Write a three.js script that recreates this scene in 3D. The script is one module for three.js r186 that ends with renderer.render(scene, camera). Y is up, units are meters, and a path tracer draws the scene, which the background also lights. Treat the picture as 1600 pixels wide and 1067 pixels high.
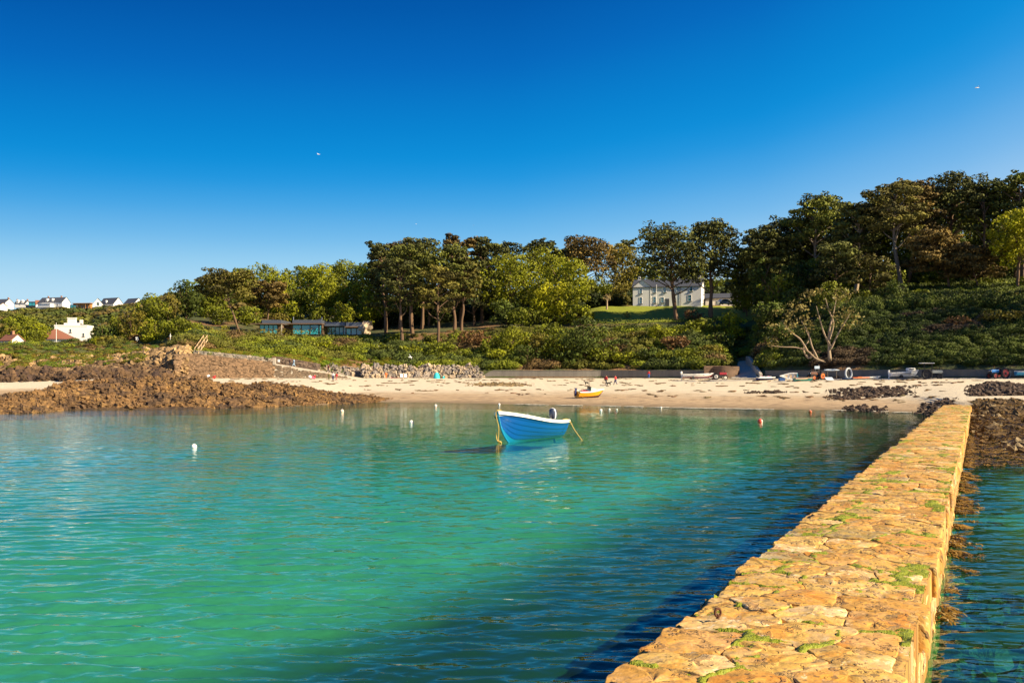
import * as THREE from 'three';
import { mergeGeometries } from 'three/addons/utils/BufferGeometryUtils.js';
import { RoundedBoxGeometry } from 'three/addons/geometries/RoundedBoxGeometry.js';
import { MarchingCubes } from 'three/addons/objects/MarchingCubes.js';
import { createNoise2D, createNoise3D } from 'simplex-noise';

// ------------------------------------------------------------------ camera, sky, sun, exposure
const EYE = 3.0, F = 1556, HORIZON = 588;
const scene = new THREE.Scene();
const camera = new THREE.PerspectiveCamera(2 * Math.atan(HORIZON / F) * 180 / Math.PI, 1600 / (2 * HORIZON), 0.1, 4000);
camera.setViewOffset(1600, 2 * HORIZON, 0, 0, 1600, 1067);   // a lens shifted upwards: verticals stay vertical
camera.position.set(0, EYE, 0);
camera.lookAt(0, EYE, -100);
const EXPOSURE = 2.15;
const SUN_EL = 33 * Math.PI / 180, SUN_BACK = 27 * Math.PI / 180;   // sun to the right, a little behind the camera
const SUN = new THREE.Vector3(Math.cos(SUN_EL) * Math.cos(SUN_BACK), Math.sin(SUN_EL), Math.cos(SUN_EL) * Math.sin(SUN_BACK));
const renderer = new THREE.WebGLRenderer({ antialias: true });
renderer.setSize(1024, 682);
renderer.toneMapping = THREE.LinearToneMapping;
renderer.toneMappingExposure = EXPOSURE;
renderer.shadowMap.enabled = true;
{
  const stops = [[0, .60, .81, .94], [4.8, .47, .73, .91], [6.5, .32, .63, .88], [8.0, .175, .50, .84], [9.8, .065, .385, .79], [11.2, .018, .315, .745], [12.4, .005, .275, .70], [14, .003, .23, .64], [17.4, .002, .145, .52], [20.7, .001, .098, .405], [30, .001, .075, .33], [90, .001, .06, .25]];
  const w = 720, h = 360, data = new Float32Array(w * h * 4), sa = Math.atan2(SUN.z, SUN.x);
  for (let j = 0; j < h; j++) for (let i = 0; i < w; i++) {
    const el = ((j + .5) / h - .5) * 180, az = ((i + .5) / w - .5) * 2 * Math.PI;
    // the clear blue begins lower away from the sun and higher towards it
    let off = Math.abs(az - sa) * 180 / Math.PI; if (off > 180) off = 360 - off;
    const iso = [[0, 23], [60, 22], [80, 20], [90, 17.8], [93, 16.5], [103, 13.6], [117, 11.8], [144, 11], [180, 11]]; let m = 0; while (m < iso.length - 2 && off > iso[m + 1][0]) m++;
    const lift = iso[m][1] + (iso[m + 1][1] - iso[m][1]) * (off - iso[m][0]) / (iso[m + 1][0] - iso[m][0]), near = Math.min(1, Math.max(0, (117 - off) / 50));
    const e = Math.max(0, Math.min(90, el < 30 ? el * 11.8 / lift : el));
    let k = 0; while (k < stops.length - 2 && e > stops[k + 1][0]) k++;
    const f = Math.min(1, Math.max(0, (e - stops[k][0]) / (stops[k + 1][0] - stops[k][0])));
    const o = (j * w + i) * 4;
    for (let q = 0; q < 3; q++) data[o + q] = (stops[k][q + 1] * (1 - f) + stops[k + 1][q + 1] * f) * (1 - near * [-.2, .2, .05][q] * Math.max(0, 1 - e / 16)) / EXPOSURE;
    data[o + 3] = 1;
  }
  const sky = new THREE.DataTexture(data, w, h, THREE.RGBAFormat, THREE.FloatType);
  sky.mapping = THREE.EquirectangularReflectionMapping; sky.magFilter = THREE.LinearFilter; sky.needsUpdate = true;
  scene.background = sky; scene.environment = sky;
}
const sun = new THREE.DirectionalLight(new THREE.Color().setRGB(1, .83, .56), 5);
sun.position.copy(SUN).multiplyScalar(500).add(new THREE.Vector3(0, 0, -150));
sun.target.position.set(0, 0, -150); scene.add(sun, sun.target);
sun.castShadow = true; sun.shadow.mapSize.set(4096, 4096);
Object.assign(sun.shadow.camera, { left: -250, right: 250, top: 200, bottom: -200, near: 10, far: 1200 });

// ------------------------------------------------------------------ helpers
function mulberry(a) { return () => { a = (a + 0x6d2b79f5) | 0; let t = Math.imul(a ^ (a >>> 15), 1 | a); t = (t + Math.imul(t ^ (t >>> 7), 61 | t)) ^ t; return ((t ^ (t >>> 14)) >>> 0) / 4294967296; }; }
const R0 = mulberry(7);
const n2 = createNoise2D(mulberry(11)), n3 = createNoise3D(mulberry(12));
const clamp = (x, a = 0, b = 1) => Math.min(b, Math.max(a, x));
const lerp = (a, b, t) => a + (b - a) * t;
const smooth = (a, b, x) => { const t = clamp((x - a) / (b - a)); return t * t * (3 - 2 * t); };
const fbm2 = (x, y, o = 4) => { let s = 0, a = .5, f = 1; for (let i = 0; i < o; i++) { s += a * n2(x * f, y * f); a *= .5; f *= 2.03; } return s; };
const ridge = (x, y, z, o = 4) => { let s = 0, a = .5, f = 1; for (let i = 0; i < o; i++) { s += a * (1 - 2 * Math.abs(n3(x * f, y * f, z * f))); a *= .52; f *= 2.1; } return s; };
const PX = (px, d) => (px - 800) / F * d, PY = (py, d) => EYE + (HORIZON - py) / F * d;
const used = {};
function numbered(name) { const n = used[name] = (used[name] ?? -1) + 1; return n ? name + '_' + String(n).padStart(3, '0') : name; }
function tag(o, label, category, group, kind) {
  if (label) o.userData.label = label;
  if (category) o.userData.category = category;
  if (group) o.userData.group = group;
  if (kind) o.userData.kind = kind;
  return o;
}
function thing(name, label, category, [x, y, z] = [0, 0, 0], turn = 0, group) {
  const o = new THREE.Group(); o.name = numbered(name); o.position.set(x, y, z); o.rotation.y = turn;
  scene.add(o); return tag(o, label, category, group);
}
function part(name, geo, mat, parent) {
  const m = new THREE.Mesh(geo, mat); m.name = name; m.castShadow = m.receiveShadow = true; parent.add(m); return m;
}
function struct(name, geo, mat, label, category) {
  const m = new THREE.Mesh(geo, mat); m.name = numbered(name); m.castShadow = m.receiveShadow = true; scene.add(m);
  return tag(m, label, category, null, 'structure');
}
const bx = (w, h, d, x = 0, y = 0, z = 0, ry = 0, rx = 0, rz = 0) => { const g = new THREE.BoxGeometry(w, h, d); if (rx) g.rotateX(rx); if (rz) g.rotateZ(rz); if (ry) g.rotateY(ry); return g.translate(x, y, z); };
const rbx = (w, h, d, r, x = 0, y = 0, z = 0) => new RoundedBoxGeometry(w, h, d, 2, r).translate(x, y, z);
const cyl = (r0, r1, h, x = 0, y = 0, z = 0, n = 12) => new THREE.CylinderGeometry(r1, r0, h, n).translate(x, y + h / 2, z);
const V3 = (x, y, z) => new THREE.Vector3(x, y, z);
function plain(gs) { return mergeGeometries(gs.map(g => { const q = g.index ? g.toNonIndexed() : g; for (const k of Object.keys(q.attributes)) if (!['position', 'normal', 'uv'].includes(k)) q.deleteAttribute(k); if (!q.attributes.uv) q.setAttribute('uv', new THREE.BufferAttribute(new Float32Array(q.attributes.position.count * 2), 2)); return q; })); }
function tube(pts, r, n = 6, seg) { const c = new THREE.CatmullRomCurve3(pts.map(p => p.isVector3 ? p : V3(...p))); return new THREE.TubeGeometry(c, seg ?? pts.length * 4, r, n, false); }
// a tapering limb
function limb(pts, r0, r1, n = 7, seg) {
  const c = new THREE.CatmullRomCurve3(pts.map(p => p.isVector3 ? p : V3(...p))), s = seg ?? Math.max(4, pts.length * 3);
  const g = new THREE.TubeGeometry(c, s, 1, n, false), p = g.attributes.position;
  for (let i = 0; i <= s; i++) { const t = i / s, q = c.getPointAt(t), r = lerp(r0, r1, t) * (1 + .12 * Math.sin(t * 23 + r0 * 90)); for (let j = 0; j <= n; j++) { const k = i * (n + 1) + j; p.setXYZ(k, q.x + (p.getX(k) - q.x) * r, q.y + (p.getY(k) - q.y) * r, q.z + (p.getZ(k) - q.z) * r); } }
  g.computeVertexNormals(); return g;
}
// a sheet of nu x nv cells; at(i, j) gives [x, y, z], color(x, y, z, i, j) an rgb
function sheet(nu, nv, at, color, uvScale = 1, uvOf) {
  const pos = new Float32Array((nu + 1) * (nv + 1) * 3), uv = new Float32Array((nu + 1) * (nv + 1) * 2), col = color ? new Float32Array((nu + 1) * (nv + 1) * 3) : null, idx = [];
  for (let j = 0; j <= nv; j++) for (let i = 0; i <= nu; i++) {
    const k = j * (nu + 1) + i, p = at(i, j);
    pos.set(p, k * 3); uv.set(uvOf ? uvOf(p, i, j) : [p[0] * uvScale, -p[2] * uvScale], k * 2);
    if (col) col.set(color(p[0], p[1], p[2], i, j), k * 3);
    if (i < nu && j < nv) idx.push(k, k + 1, k + nu + 2, k, k + nu + 2, k + nu + 1);
  }
  const g = new THREE.BufferGeometry();
  g.setAttribute('position', new THREE.BufferAttribute(pos, 3)); g.setAttribute('uv', new THREE.BufferAttribute(uv, 2));
  if (col) g.setAttribute('color', new THREE.BufferAttribute(col, 3));
  g.setIndex(idx); g.computeVertexNormals(); return g;
}
// ------------------------------------------------------------------ computed textures (all tile)
function lattice(period, seed) {
  const r = mulberry(seed), t = new Float32Array(period * period).map(() => r());
  return (x, y) => { const xi = Math.floor(x), yi = Math.floor(y), fx = x - xi, fy = y - yi, sx = fx * fx * (3 - 2 * fx), sy = fy * fy * (3 - 2 * fy), m = (a, b) => t[((b % period + period) % period) * period + ((a % period + period) % period)]; return lerp(lerp(m(xi, yi), m(xi + 1, yi), sx), lerp(m(xi, yi + 1), m(xi + 1, yi + 1), sx), sy); };
}
function layered(seed, base, oct) { const l = []; for (let i = 0; i < oct; i++) l.push(lattice(base << i, seed + i)); return (u, v) => { let s = 0, a = 1, n = 0; l.forEach((f, i) => { s += a * f(u * (base << i), v * (base << i)); n += a; a *= .6; }); return s / n; }; }
function texture(size, fn, srgb = false) {
  const d = new Uint8Array(size * size * 4);
  for (let j = 0; j < size; j++) for (let i = 0; i < size; i++) { const c = fn(i / size, j / size), o = (j * size + i) * 4; for (let q = 0; q < 3; q++) d[o + q] = clamp(srgb ? Math.pow(clamp(c[q]), 1 / 2.2) : c[q]) * 255; d[o + 3] = 255; }
  const t = new THREE.DataTexture(d, size, size); t.wrapS = t.wrapT = THREE.RepeatWrapping; t.magFilter = THREE.LinearFilter; if (srgb) t.colorSpace = THREE.SRGBColorSpace; t.needsUpdate = true; return t;
}
function scaled(t, s) { const c = t.clone(); c.repeat.set(s, s); c.needsUpdate = true; return c; }
const fA = layered(21, 4, 7), fB = layered(41, 6, 6), fC = layered(61, 16, 5), fD = layered(81, 48, 3);
const grainTex = texture(512, (u, v) => { const g = .88 + .5 * (fC(u, v) * .6 + fD(u, v) * .4 - .5) + .3 * (fA(u, v) - .5); return [g, g, g]; }, true);
const grainBump = texture(512, (u, v) => { const g = fC(u, v) * .5 + fD(u, v) * .3 + fA(u, v) * .2; return [g, g, g]; });
const stoneTex = texture(1024, (u, v) => {
  const a = fA(u, v), b = fB(v, u), c = fC(u, v), d = fD(u, v), g = fA((u + .37) % 1, (v + .61) % 1);
  let col = [.60, .375, .085];
  const mix = (x, t) => col = col.map((q, i) => lerp(q, x[i], t));
  mix([.68, .45, .17], smooth(.46, .62, a)); mix([.62, .29, .03], smooth(.5, .62, b) * .75); mix([.70, .54, .27], smooth(.55, .68, g) * .6);
  mix([.30, .235, .18], smooth(.56, .66, c) * .38); mix([.16, .09, .04], smooth(.60, .7, fC(v, (u + .5) % 1)) * .5);
  mix([.74, .66, .5], smooth(.66, .74, fD(v, u)) * smooth(.45, .6, g) * .7); mix([.09, .06, .035], smooth(.68, .76, fD((u + .3) % 1, (v + .2) % 1)) * .7); const k = .84 + .5 * (d - .5) + .34 * (c - .5); return col.map(q => q * k);
}, true);
const stoneBump = texture(1024, (u, v) => { const q = .35 * fA(u, v) + .3 * fB(v, u) + .22 * fC(u, v) + .15 * fD(u, v) - .25 * smooth(.6, .7, fC(v, (u + .5) % 1)); return [q, q, q]; });
const rockTex = texture(512, (u, v) => { const a = fA(u, v), c = fC(u, v), d = fD(u, v); const k = .78 + .9 * (a - .5) + .9 * (c - .5) + .5 * (d - .5); return [k, k * .98, k * .95].map(q => clamp(q, .08, 1)); }, true);
const waveTex = (() => {   // normals of small wind ripples, from a sum of waves that fit the tile
  const S = 1024, r = mulberry(99), ws = [];
  for (let i = 0; i < 70; i++) { const ang = Math.PI / 2 + (r() + r() - 1) * 1.15, k = 5 + Math.pow(r(), 1.3) * 44; const kx = Math.round(k * Math.cos(ang)), ky = Math.round(k * Math.sin(ang)); if (kx || ky) ws.push([kx, ky, r() * 6.283, 1 / Math.pow(Math.hypot(kx, ky), .25)]); }
  const d = new Uint8Array(S * S * 4);
  for (let j = 0; j < S; j++) for (let i = 0; i < S; i++) {
    let sx = 0, sy = 0; const u = i / S * 6.2832, v = j / S * 6.2832;
    for (const [kx, ky, p, a] of ws) { const c = Math.cos(kx * u + ky * v + p) * a / Math.hypot(kx, ky); sx += c * kx; sy += c * ky; }
    const nx = -sx * .05, ny = -sy * .05, l = Math.hypot(nx, ny, 1), o = (j * S + i) * 4;
    d[o] = (nx / l * .5 + .5) * 255; d[o + 1] = (ny / l * .5 + .5) * 255; d[o + 2] = (1 / l * .5 + .5) * 255; d[o + 3] = 255;
  }
  const t = new THREE.DataTexture(d, S, S); t.wrapS = t.wrapT = THREE.RepeatWrapping; t.magFilter = THREE.LinearFilter; t.needsUpdate = true; return t;
})();
// ------------------------------------------------------------------ materials
const std = (r, g, b, o = {}) => { const { metres, ...rest } = o; return new THREE.MeshStandardMaterial({ color: new THREE.Color().setRGB(r, g, b), roughness: .85, ...rest }); };
const M = {
  sand: std(1, 1, 1, { vertexColors: true, map: scaled(grainTex, .4), bumpMap: scaled(grainBump, .25), bumpScale: .12, roughness: .95 }),
  ground: std(1, 1, 1, { vertexColors: true, map: scaled(grainTex, .2), bumpMap: scaled(grainBump, .15), bumpScale: .5, roughness: 1 }),
  lawn: std(.22, .25, .006, { map: scaled(grainTex, .25), bumpMap: scaled(grainBump, .4), bumpScale: .08, roughness: 1 }),
  seabed: std(1, 1, 1, { vertexColors: true, map: scaled(grainTex, .2), roughness: 1 }),
  rock: std(1, 1, 1, { vertexColors: true, map: scaled(rockTex, .35), bumpMap: scaled(grainBump, .5), bumpScale: .15, roughness: .9 }),
  pier: std(1.1, 1.05, .95, { map: scaled(stoneTex, .45), bumpMap: scaled(stoneBump, .45), bumpScale: .035, roughness: .78 }),
  pierPale: std(1.15, 1.15, 1.2, { map: scaled(stoneTex, .45), bumpMap: scaled(stoneBump, .45), bumpScale: .04, roughness: .8 }),
  pierGrey: std(.78, .84, .95, { map: scaled(stoneTex, .45), bumpMap: scaled(stoneBump, .45), bumpScale: .035, roughness: .75 }),
  pierRust: std(1.05, .88, .65, { map: scaled(stoneTex, .45), bumpMap: scaled(stoneBump, .45), bumpScale: .035, roughness: .75 }),
  mortar: std(.72, .66, .58, { map: scaled(stoneTex, .6), bumpMap: scaled(stoneBump, .9), bumpScale: .04 }),
  algae: std(.25, .28, .006, { map: scaled(grainTex, 1.7), bumpMap: scaled(grainBump, 2.2), bumpScale: .03, roughness: .6 }),
  weed: std(.13, .075, .012, { roughness: .45 }), weedDark: std(.05, .03, .012, { roughness: .5 }),
  concrete: std(.22, .205, .185, { map: scaled(rockTex, .25), bumpMap: scaled(grainBump, .5), bumpScale: .05 }),
  path: std(.45, .4, .33, { map: scaled(grainTex, .3) }),
  wallStone: std(.17, .11, .065, { map: scaled(rockTex, .3), bumpMap: scaled(grainBump, .6), bumpScale: .08 }),
  boulder: [std(.38, .30, .22, { map: scaled(rockTex, .3) }), std(.30, .25, .21, { map: scaled(rockTex, .3) }), std(.42, .33, .23, { map: scaled(rockTex, .3) }), std(.22, .19, .17, { map: scaled(rockTex, .3) })],
  white: std(.8, .78, .74), cream: std(.8, .75, .66), slate: std(.06, .065, .08, { roughness: .6 }), redTile: std(.22, .085, .05), timber: std(.42, .2, .06), dark: std(.03, .03, .035), zinc: std(.10, .115, .15, { roughness: .45, metalness: .3 }),
  brownStone: std(.16, .10, .065, { map: scaled(rockTex, .5) }), paleWood: std(.55, .38, .22), brick: std(.4, .2, .12),
  glass: std(.02, .05, .06, { roughness: .05, metalness: 0 }), tealGlass: new THREE.MeshPhysicalMaterial({ color: new THREE.Color().setRGB(.012, .13, .16), roughness: .04, specularIntensity: 1, ior: 1.9 }),
  bark: std(.14, .085, .05, { roughness: 1 }), barkPale: std(.32, .24, .16, { roughness: 1 }), barkGrey: std(.2, .16, .12, { roughness: 1 }),
  tyre: std(.025, .025, .027, { roughness: .8 }), rust: std(.10, .035, .015, { roughness: .9 }), steel: std(.45, .46, .48, { metalness: .8, roughness: .35 }),
  rope: std(.55, .36, .1), skin: std(.5, .3, .2), hair: std(.06, .035, .02), red: std(.42, .02, .025), blueCloth: std(.04, .12, .4), whiteCloth: std(.75, .72, .7), darkCloth: std(.03, .03, .04), orange: std(.75, .16, .03, { roughness: .5 }), turquoise: std(.04, .5, .55), pink: std(.65, .12, .25), navy: std(.02, .03, .12), blackFur: std(.015, .013, .012),
};
const paint = (r, g, b, rough = .3) => new THREE.MeshPhysicalMaterial({ color: new THREE.Color().setRGB(r, g, b), roughness: rough, clearcoat: .5, clearcoatRoughness: .12 });
const leaf = (r, g, b) => new THREE.MeshPhysicalMaterial({ color: new THREE.Color().setRGB(r, g, b), vertexColors: true, roughness: .75, specularIntensity: .35, transmission: .3, thickness: 0, side: THREE.DoubleSide });
const needle = (r, g, b) => std(r, g, b, { vertexColors: true, roughness: .85, side: THREE.DoubleSide });
const LEAF = { bright: leaf(.23, .245, .006), mid: leaf(.165, .185, .008), deep: leaf(.085, .115, .012), olive: leaf(.19, .16, .018), yellow: leaf(.36, .35, .006), grey: leaf(.22, .18, .05), brown: leaf(.19, .10, .035) };
const PINE = { dark: needle(.085, .092, .011), green: needle(.12, .132, .010), brown: needle(.15, .10, .018), olive: needle(.135, .118, .014) };
// ------------------------------------------------------------------ the lie of the land: (distance, height) of named lines in each bearing
// shoreline S, mid beach M, foot of wall B, behind wall T, R, U, mid bank V, top of bank W, terrace or lawn L, far slopes F1..F5
const LAND = [
  [-700, [85, 0], [110, 1.2], [200, 2.6], [208, 4.5], [212, 5], [216, 6], [228, 9], [240, 11], [300, 12], [400, 18], [520, 31], [660, 47], [800, 55], [1800, 50]],
  [0, [160, 0], [178, .6], [205, 2.3], [212, 3.2], [218, 4], [225, 5.5], [233, 9], [245, 10.5], [310, 12], [390, 16], [500, 28], [640, 42], [760, 52], [1800, 48]],
  [90, [158, 0], [176, .7], [203, 2.6], [211, 3.6], [217, 4.3], [224, 5.8], [234, 8.6], [248, 10.3], [310, 12], [390, 16], [500, 28.5], [640, 43], [760, 52], [1800, 48]],
  [150, [95, 0], [140, 1.6], [200, 2.9], [210, 4], [216, 4.6], [224, 6], [236, 8.4], [252, 10.2], [310, 12.5], [390, 17], [500, 30], [640, 44], [760, 51.5], [1800, 48]],
  [250, [95, 0], [145, 1.9], [200, 2.7], [207, 4.5], [212, 6.5], [218, 8], [232, 9.3], [250, 12], [290, 17], [380, 28], [480, 38], [640, 48], [760, 53], [1800, 50]],
  [274, [95, 0], [148, 2], [203, 2.6], [205.5, 6.5], [209.5, 7.5], [213, 8.1], [227, 10.5], [243, 13], [280, 17], [355, 27], [460, 38], [620, 47], [760, 53], [1800, 50]],
  [290, [95, 0], [150, 2], [205, 2.6], [206, 7.4], [210, 7.5], [211, 8.0], [225, 11], [240, 13.5], [275, 17], [350, 27], [450, 38], [610, 47], [760, 53], [1800, 50]],
  [427, [99, 0], [150, 1.9], [213, 2.6], [214, 5.3], [218.5, 5.35], [219.2, 6.9], [234, 9.5], [252, 13.2], [275, 14.1], [320, 20], [420, 32], [600, 44], [760, 52], [1800, 50]],
  [495, [104, 0], [150, 1.6], [216, 2.6], [216.8, 3.75], [221, 3.8], [222, 5.6], [237, 9], [256, 13.4], [278, 14.5], [320, 21], [420, 33], [600, 44], [760, 52], [1800, 50]],
  [565, [116, 0], [150, .9], [220, 2.6], [220.8, 2.65], [225, 2.75], [229, 5.2], [242, 9], [258, 13.4], [282, 15], [325, 22], [420, 34], [600, 44], [760, 52], [1800, 50]],
  [750, [110, 0], [165, 1.15], [224, 2.6], [224.6, 2.7], [226, 3.6], [229, 4.9], [242, 10], [256, 14.5], [290, 18], [330, 23], [420, 34], [600, 44], [760, 52], [1800, 50]],
  [768, [108, 0], [165, 1.15], [224, 2.6], [224.8, 4.2], [226.3, 4.4], [228, 4.7], [240, 9.5], [256, 14.5], [290, 18.2], [330, 23], [420, 34], [600, 44], [760, 52], [1800, 50]],
  [900, [102, 0], [165, 1.1], [222, 2.6], [223, 4.2], [224.5, 4.4], [226, 4.8], [237, 9.8], [251, 14.8], [286, 21.5], [330, 26], [420, 36], [600, 45], [760, 52], [1800, 50]],
  [940, [101, 0], [165, 1.1], [222, 2.6], [223, 4.2], [224.5, 4.4], [226, 4.8], [236, 9.5], [250, 15.6], [286, 22.9], [330, 26], [420, 36], [600, 45], [760, 52], [1800, 50]],
  [1050, [95, 0], [160, 1.15], [214, 2.6], [215, 4.2], [216.5, 4.4], [218, 4.8], [230, 10], [246, 15.8], [286, 23.1], [330, 27], [420, 39], [600, 47], [760, 52], [1800, 50]],
  [1122, [92.5, 0], [155, 1.2], [207, 2.6], [208, 4.0], [209.5, 4.4], [211, 4.8], [226, 10], [244, 16], [288, 23.3], [330, 28], [420, 39], [600, 47], [760, 52], [1800, 50]],
  [1142, [92, 0], [153, 1.2], [205, 2.6], [207, 2.9], [214, 4.2], [222, 5.5], [234, 9], [246, 14.5], [288, 23.2], [330, 28], [420, 40], [600, 48], [760, 52], [1800, 50]],
  [1180, [91, 0], [150, 1.2], [198, 2.6], [200, 2.9], [209, 4.6], [218, 5.8], [230, 9.5], [244, 16], [285, 23.2], [330, 32], [420, 42], [600, 48], [760, 53], [1800, 50]],
  [1196, [91, 0], [150, 1.2], [197, 2.6], [198, 4.0], [199.5, 4.3], [201, 5], [216, 11], [232, 17], [275, 23], [330, 33], [420, 43], [600, 49], [760, 53], [1800, 50]],
  [1310, [88, 0], [135, 1.2], [178, 2.6], [179, 4.0], [180.5, 4.2], [182, 5], [196, 11], [212, 17], [245, 23], [310, 33], [420, 46], [600, 52], [760, 55], [1800, 50]],
  [1440, [81, 0], [104, .92], [168, 2.65], [169, 4.0], [170.5, 4.2], [172, 5], [186, 12], [202, 17.6], [235, 23], [300, 33], [420, 48], [600, 55], [760, 57], [1800, 50]],
  [1500, [67, 0], [82, .9], [165, 2.7], [166, 4.0], [167.5, 4.2], [169, 5], [183, 12], [199, 17.6], [233, 23], [300, 33], [420, 49], [600, 56], [760, 58], [1800, 50]],
  [1545, [45, 0], [76, .85], [163, 2.7], [164, 4.0], [165.5, 4.2], [167, 5], [181, 12], [197, 17.6], [231, 23], [300, 34], [420, 50], [600, 57], [760, 59], [1800, 50]],
  [1600, [40, 0], [76, .9], [160, 2.7], [161, 4.0], [162.5, 4.2], [164, 5], [178, 12], [194, 17.5], [230, 23], [300, 34], [420, 50], [600, 57], [760, 60], [1800, 50]],
  [2400, [34, 0], [70, 1.0], [128, 2.8], [129, 4.2], [130.5, 4.4], [132, 5], [146, 12], [162, 17.5], [200, 24], [280, 36], [420, 50], [600, 57], [760, 60], [1800, 50]],
];
const PIER = { o: [-1.485, 0], dir: [.4246, .9054], top: .9 };   // dir = (x, distance)
function keys(px) {   // the profile in the bearing of px
  px = clamp(px, -699, 2399); let i = 0; while (px > LAND[i + 1][0]) i++;
  const t = (px - LAND[i][0]) / (LAND[i + 1][0] - LAND[i][0]);
  const k = []; for (let j = 1; j <= 14; j++) k.push([lerp(LAND[i][j][0], LAND[i + 1][j][0], t), lerp(LAND[i][j][1], LAND[i + 1][j][1], t)]);
  return k;
}
const lump = (x, z, far) => far <= 0 ? 0 : far * (fbm2(x * .05, z * .05, 3) * 1.6 + fbm2(x * .25, z * .25, 2) * .35);
function along(px, t) {   // t runs over the lines: 0 = S, 1 = M ...
  const k = keys(px), i = Math.min(12, Math.floor(t)), f = t - i, d = lerp(k[i][0], k[i + 1][0], f), e = lerp(k[i][1], k[i + 1][1], f);
  return [d, e];
}
const rough = t => smooth(5, 6, t) * (1 - .75 * smooth(6.8, 7.2, t) * (1 - smooth(8, 8.6, t)));
function groundAt(x, d) {
  const px = 800 + x / d * F, k = keys(px);
  if (d <= k[0][0]) return Math.max(-1.1, (d - k[0][0]) * .09);
  let i = 0; while (i < 12 && d > k[i + 1][0]) i++;
  const f = clamp((d - k[i][0]) / (k[i + 1][0] - k[i][0]));
  return lerp(k[i][1], k[i + 1][1], f) + lump(x, -d, rough(i + f));
}
const G = (px, d) => [PX(px, d), groundAt(PX(px, d), d), -d];

// beach: one sheet from under the water up to the foot of the wall
{
  const cols = 420, rows = 150, u0 = -900, u1 = 2500;
  struct('beach', sheet(cols, rows, (i, j) => {
    const px = lerp(u0, u1, i / cols), v = j / rows; let d, e;
    if (v < .12) { const k = keys(px); d = k[0][0] - 14 * (1 - v / .12); e = -1.25 * (1 - v / .12); }
    else { const s = (v - .12) / .88 * 2.03; [d, e] = along(px, Math.min(2, s)); if (s > 2) { d += (s - 2) * 40; } }
    const x = PX(px, d);
    e += .05 * fbm2(x * .3, d * .3, 3) + .05 * n2(x * .06, d * .5) * smooth(0, .4, e);
    return [x, e, -d];
  }, (x, y, z) => {
    const n = fbm2(x * .06, z * .3, 4), m = fbm2(x * .35, z * 1.6, 3), wet = 1 - smooth(.02, .22, y), low = 1 - smooth(.35, 1.0, y + n * .3);
    let c = [.70, .60, .44].map((q, i) => lerp(q, [.44, .29, .15][i], low * .85));
    const speck = smooth(.1, .45, m + .15 * n2(x * .1, z * .9)) * lerp(.14, .7, low); c = c.map((q, i) => lerp(q, [.14, .09, .05][i], speck));
    c = c.map((q, i) => lerp(q, [.17, .12, .06][i], wet * .7));
    const right = smooth(20, 36, x) * (1 - smooth(60, 95, -z)); c = c.map((q, i) => lerp(q, [.13, .075, .025][i], right * .7));
    return c;
  }, 1), M.sand);
}
// seabed
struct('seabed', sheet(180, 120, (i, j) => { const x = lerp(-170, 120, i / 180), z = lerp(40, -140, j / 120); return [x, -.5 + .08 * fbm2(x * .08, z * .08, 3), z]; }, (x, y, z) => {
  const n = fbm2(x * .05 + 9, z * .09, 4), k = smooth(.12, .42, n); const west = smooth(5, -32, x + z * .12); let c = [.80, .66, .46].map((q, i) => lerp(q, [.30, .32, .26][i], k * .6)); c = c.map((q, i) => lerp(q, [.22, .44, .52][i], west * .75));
  const t = pierT(x, -z), wob = 1.0 * fbm2(x * .25, z * .25, 3), edge = .95 * smooth(-8.0, -4.8, t + wob) * (1 - smooth(1, 1.8, t)) + .8 * smooth(.9, 1.1, t) * (1 - smooth(1.6, 3.2, t + .9 * n2(x * .6, z * .6))); const q = clamp(edge);  // left of the pier: dark weed and widened pier shadow, both in the colour
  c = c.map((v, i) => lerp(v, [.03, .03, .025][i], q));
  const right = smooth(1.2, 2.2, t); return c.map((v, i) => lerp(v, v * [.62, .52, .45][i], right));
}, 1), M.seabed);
// hillside: from the wall up to the ridge and beyond it
function greenAt(x, y, z) {
  const n = fbm2(x * .06, z * .06, 4), m = fbm2(x * .35, z * .35, 3), q0 = smooth(.2, .34, fbm2(x * .035 + 4, -z * .035, 3)) * smooth(-420, -300, z);
  let c = [.085, .10, .018].map((q, i) => lerp(q, [.05, .065, .016][i], smooth(-.1, .4, n))); c = c.map((q, i) => lerp(q, [.15, .085, .045][i], smooth(.18, .45, m) * .6)); c = c.map((q, i) => lerp(q, [.23, .125, .05][i] * (1 + .5 * m), q0));
  return c;
}
{
  const cols = 360, rows = 180, u0 = -900, u1 = 2500;
  struct('hillside', sheet(cols, rows, (i, j) => {
    const px = lerp(u0, u1, i / cols), t = 2.12 + Math.pow(j / rows, 1.15) * 10.88, [d, e] = along(px, t), x = PX(px, d);
    return [x, e + lump(x, -d, rough(t)), -d];
  }, greenAt, 1), M.ground);
}

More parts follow.
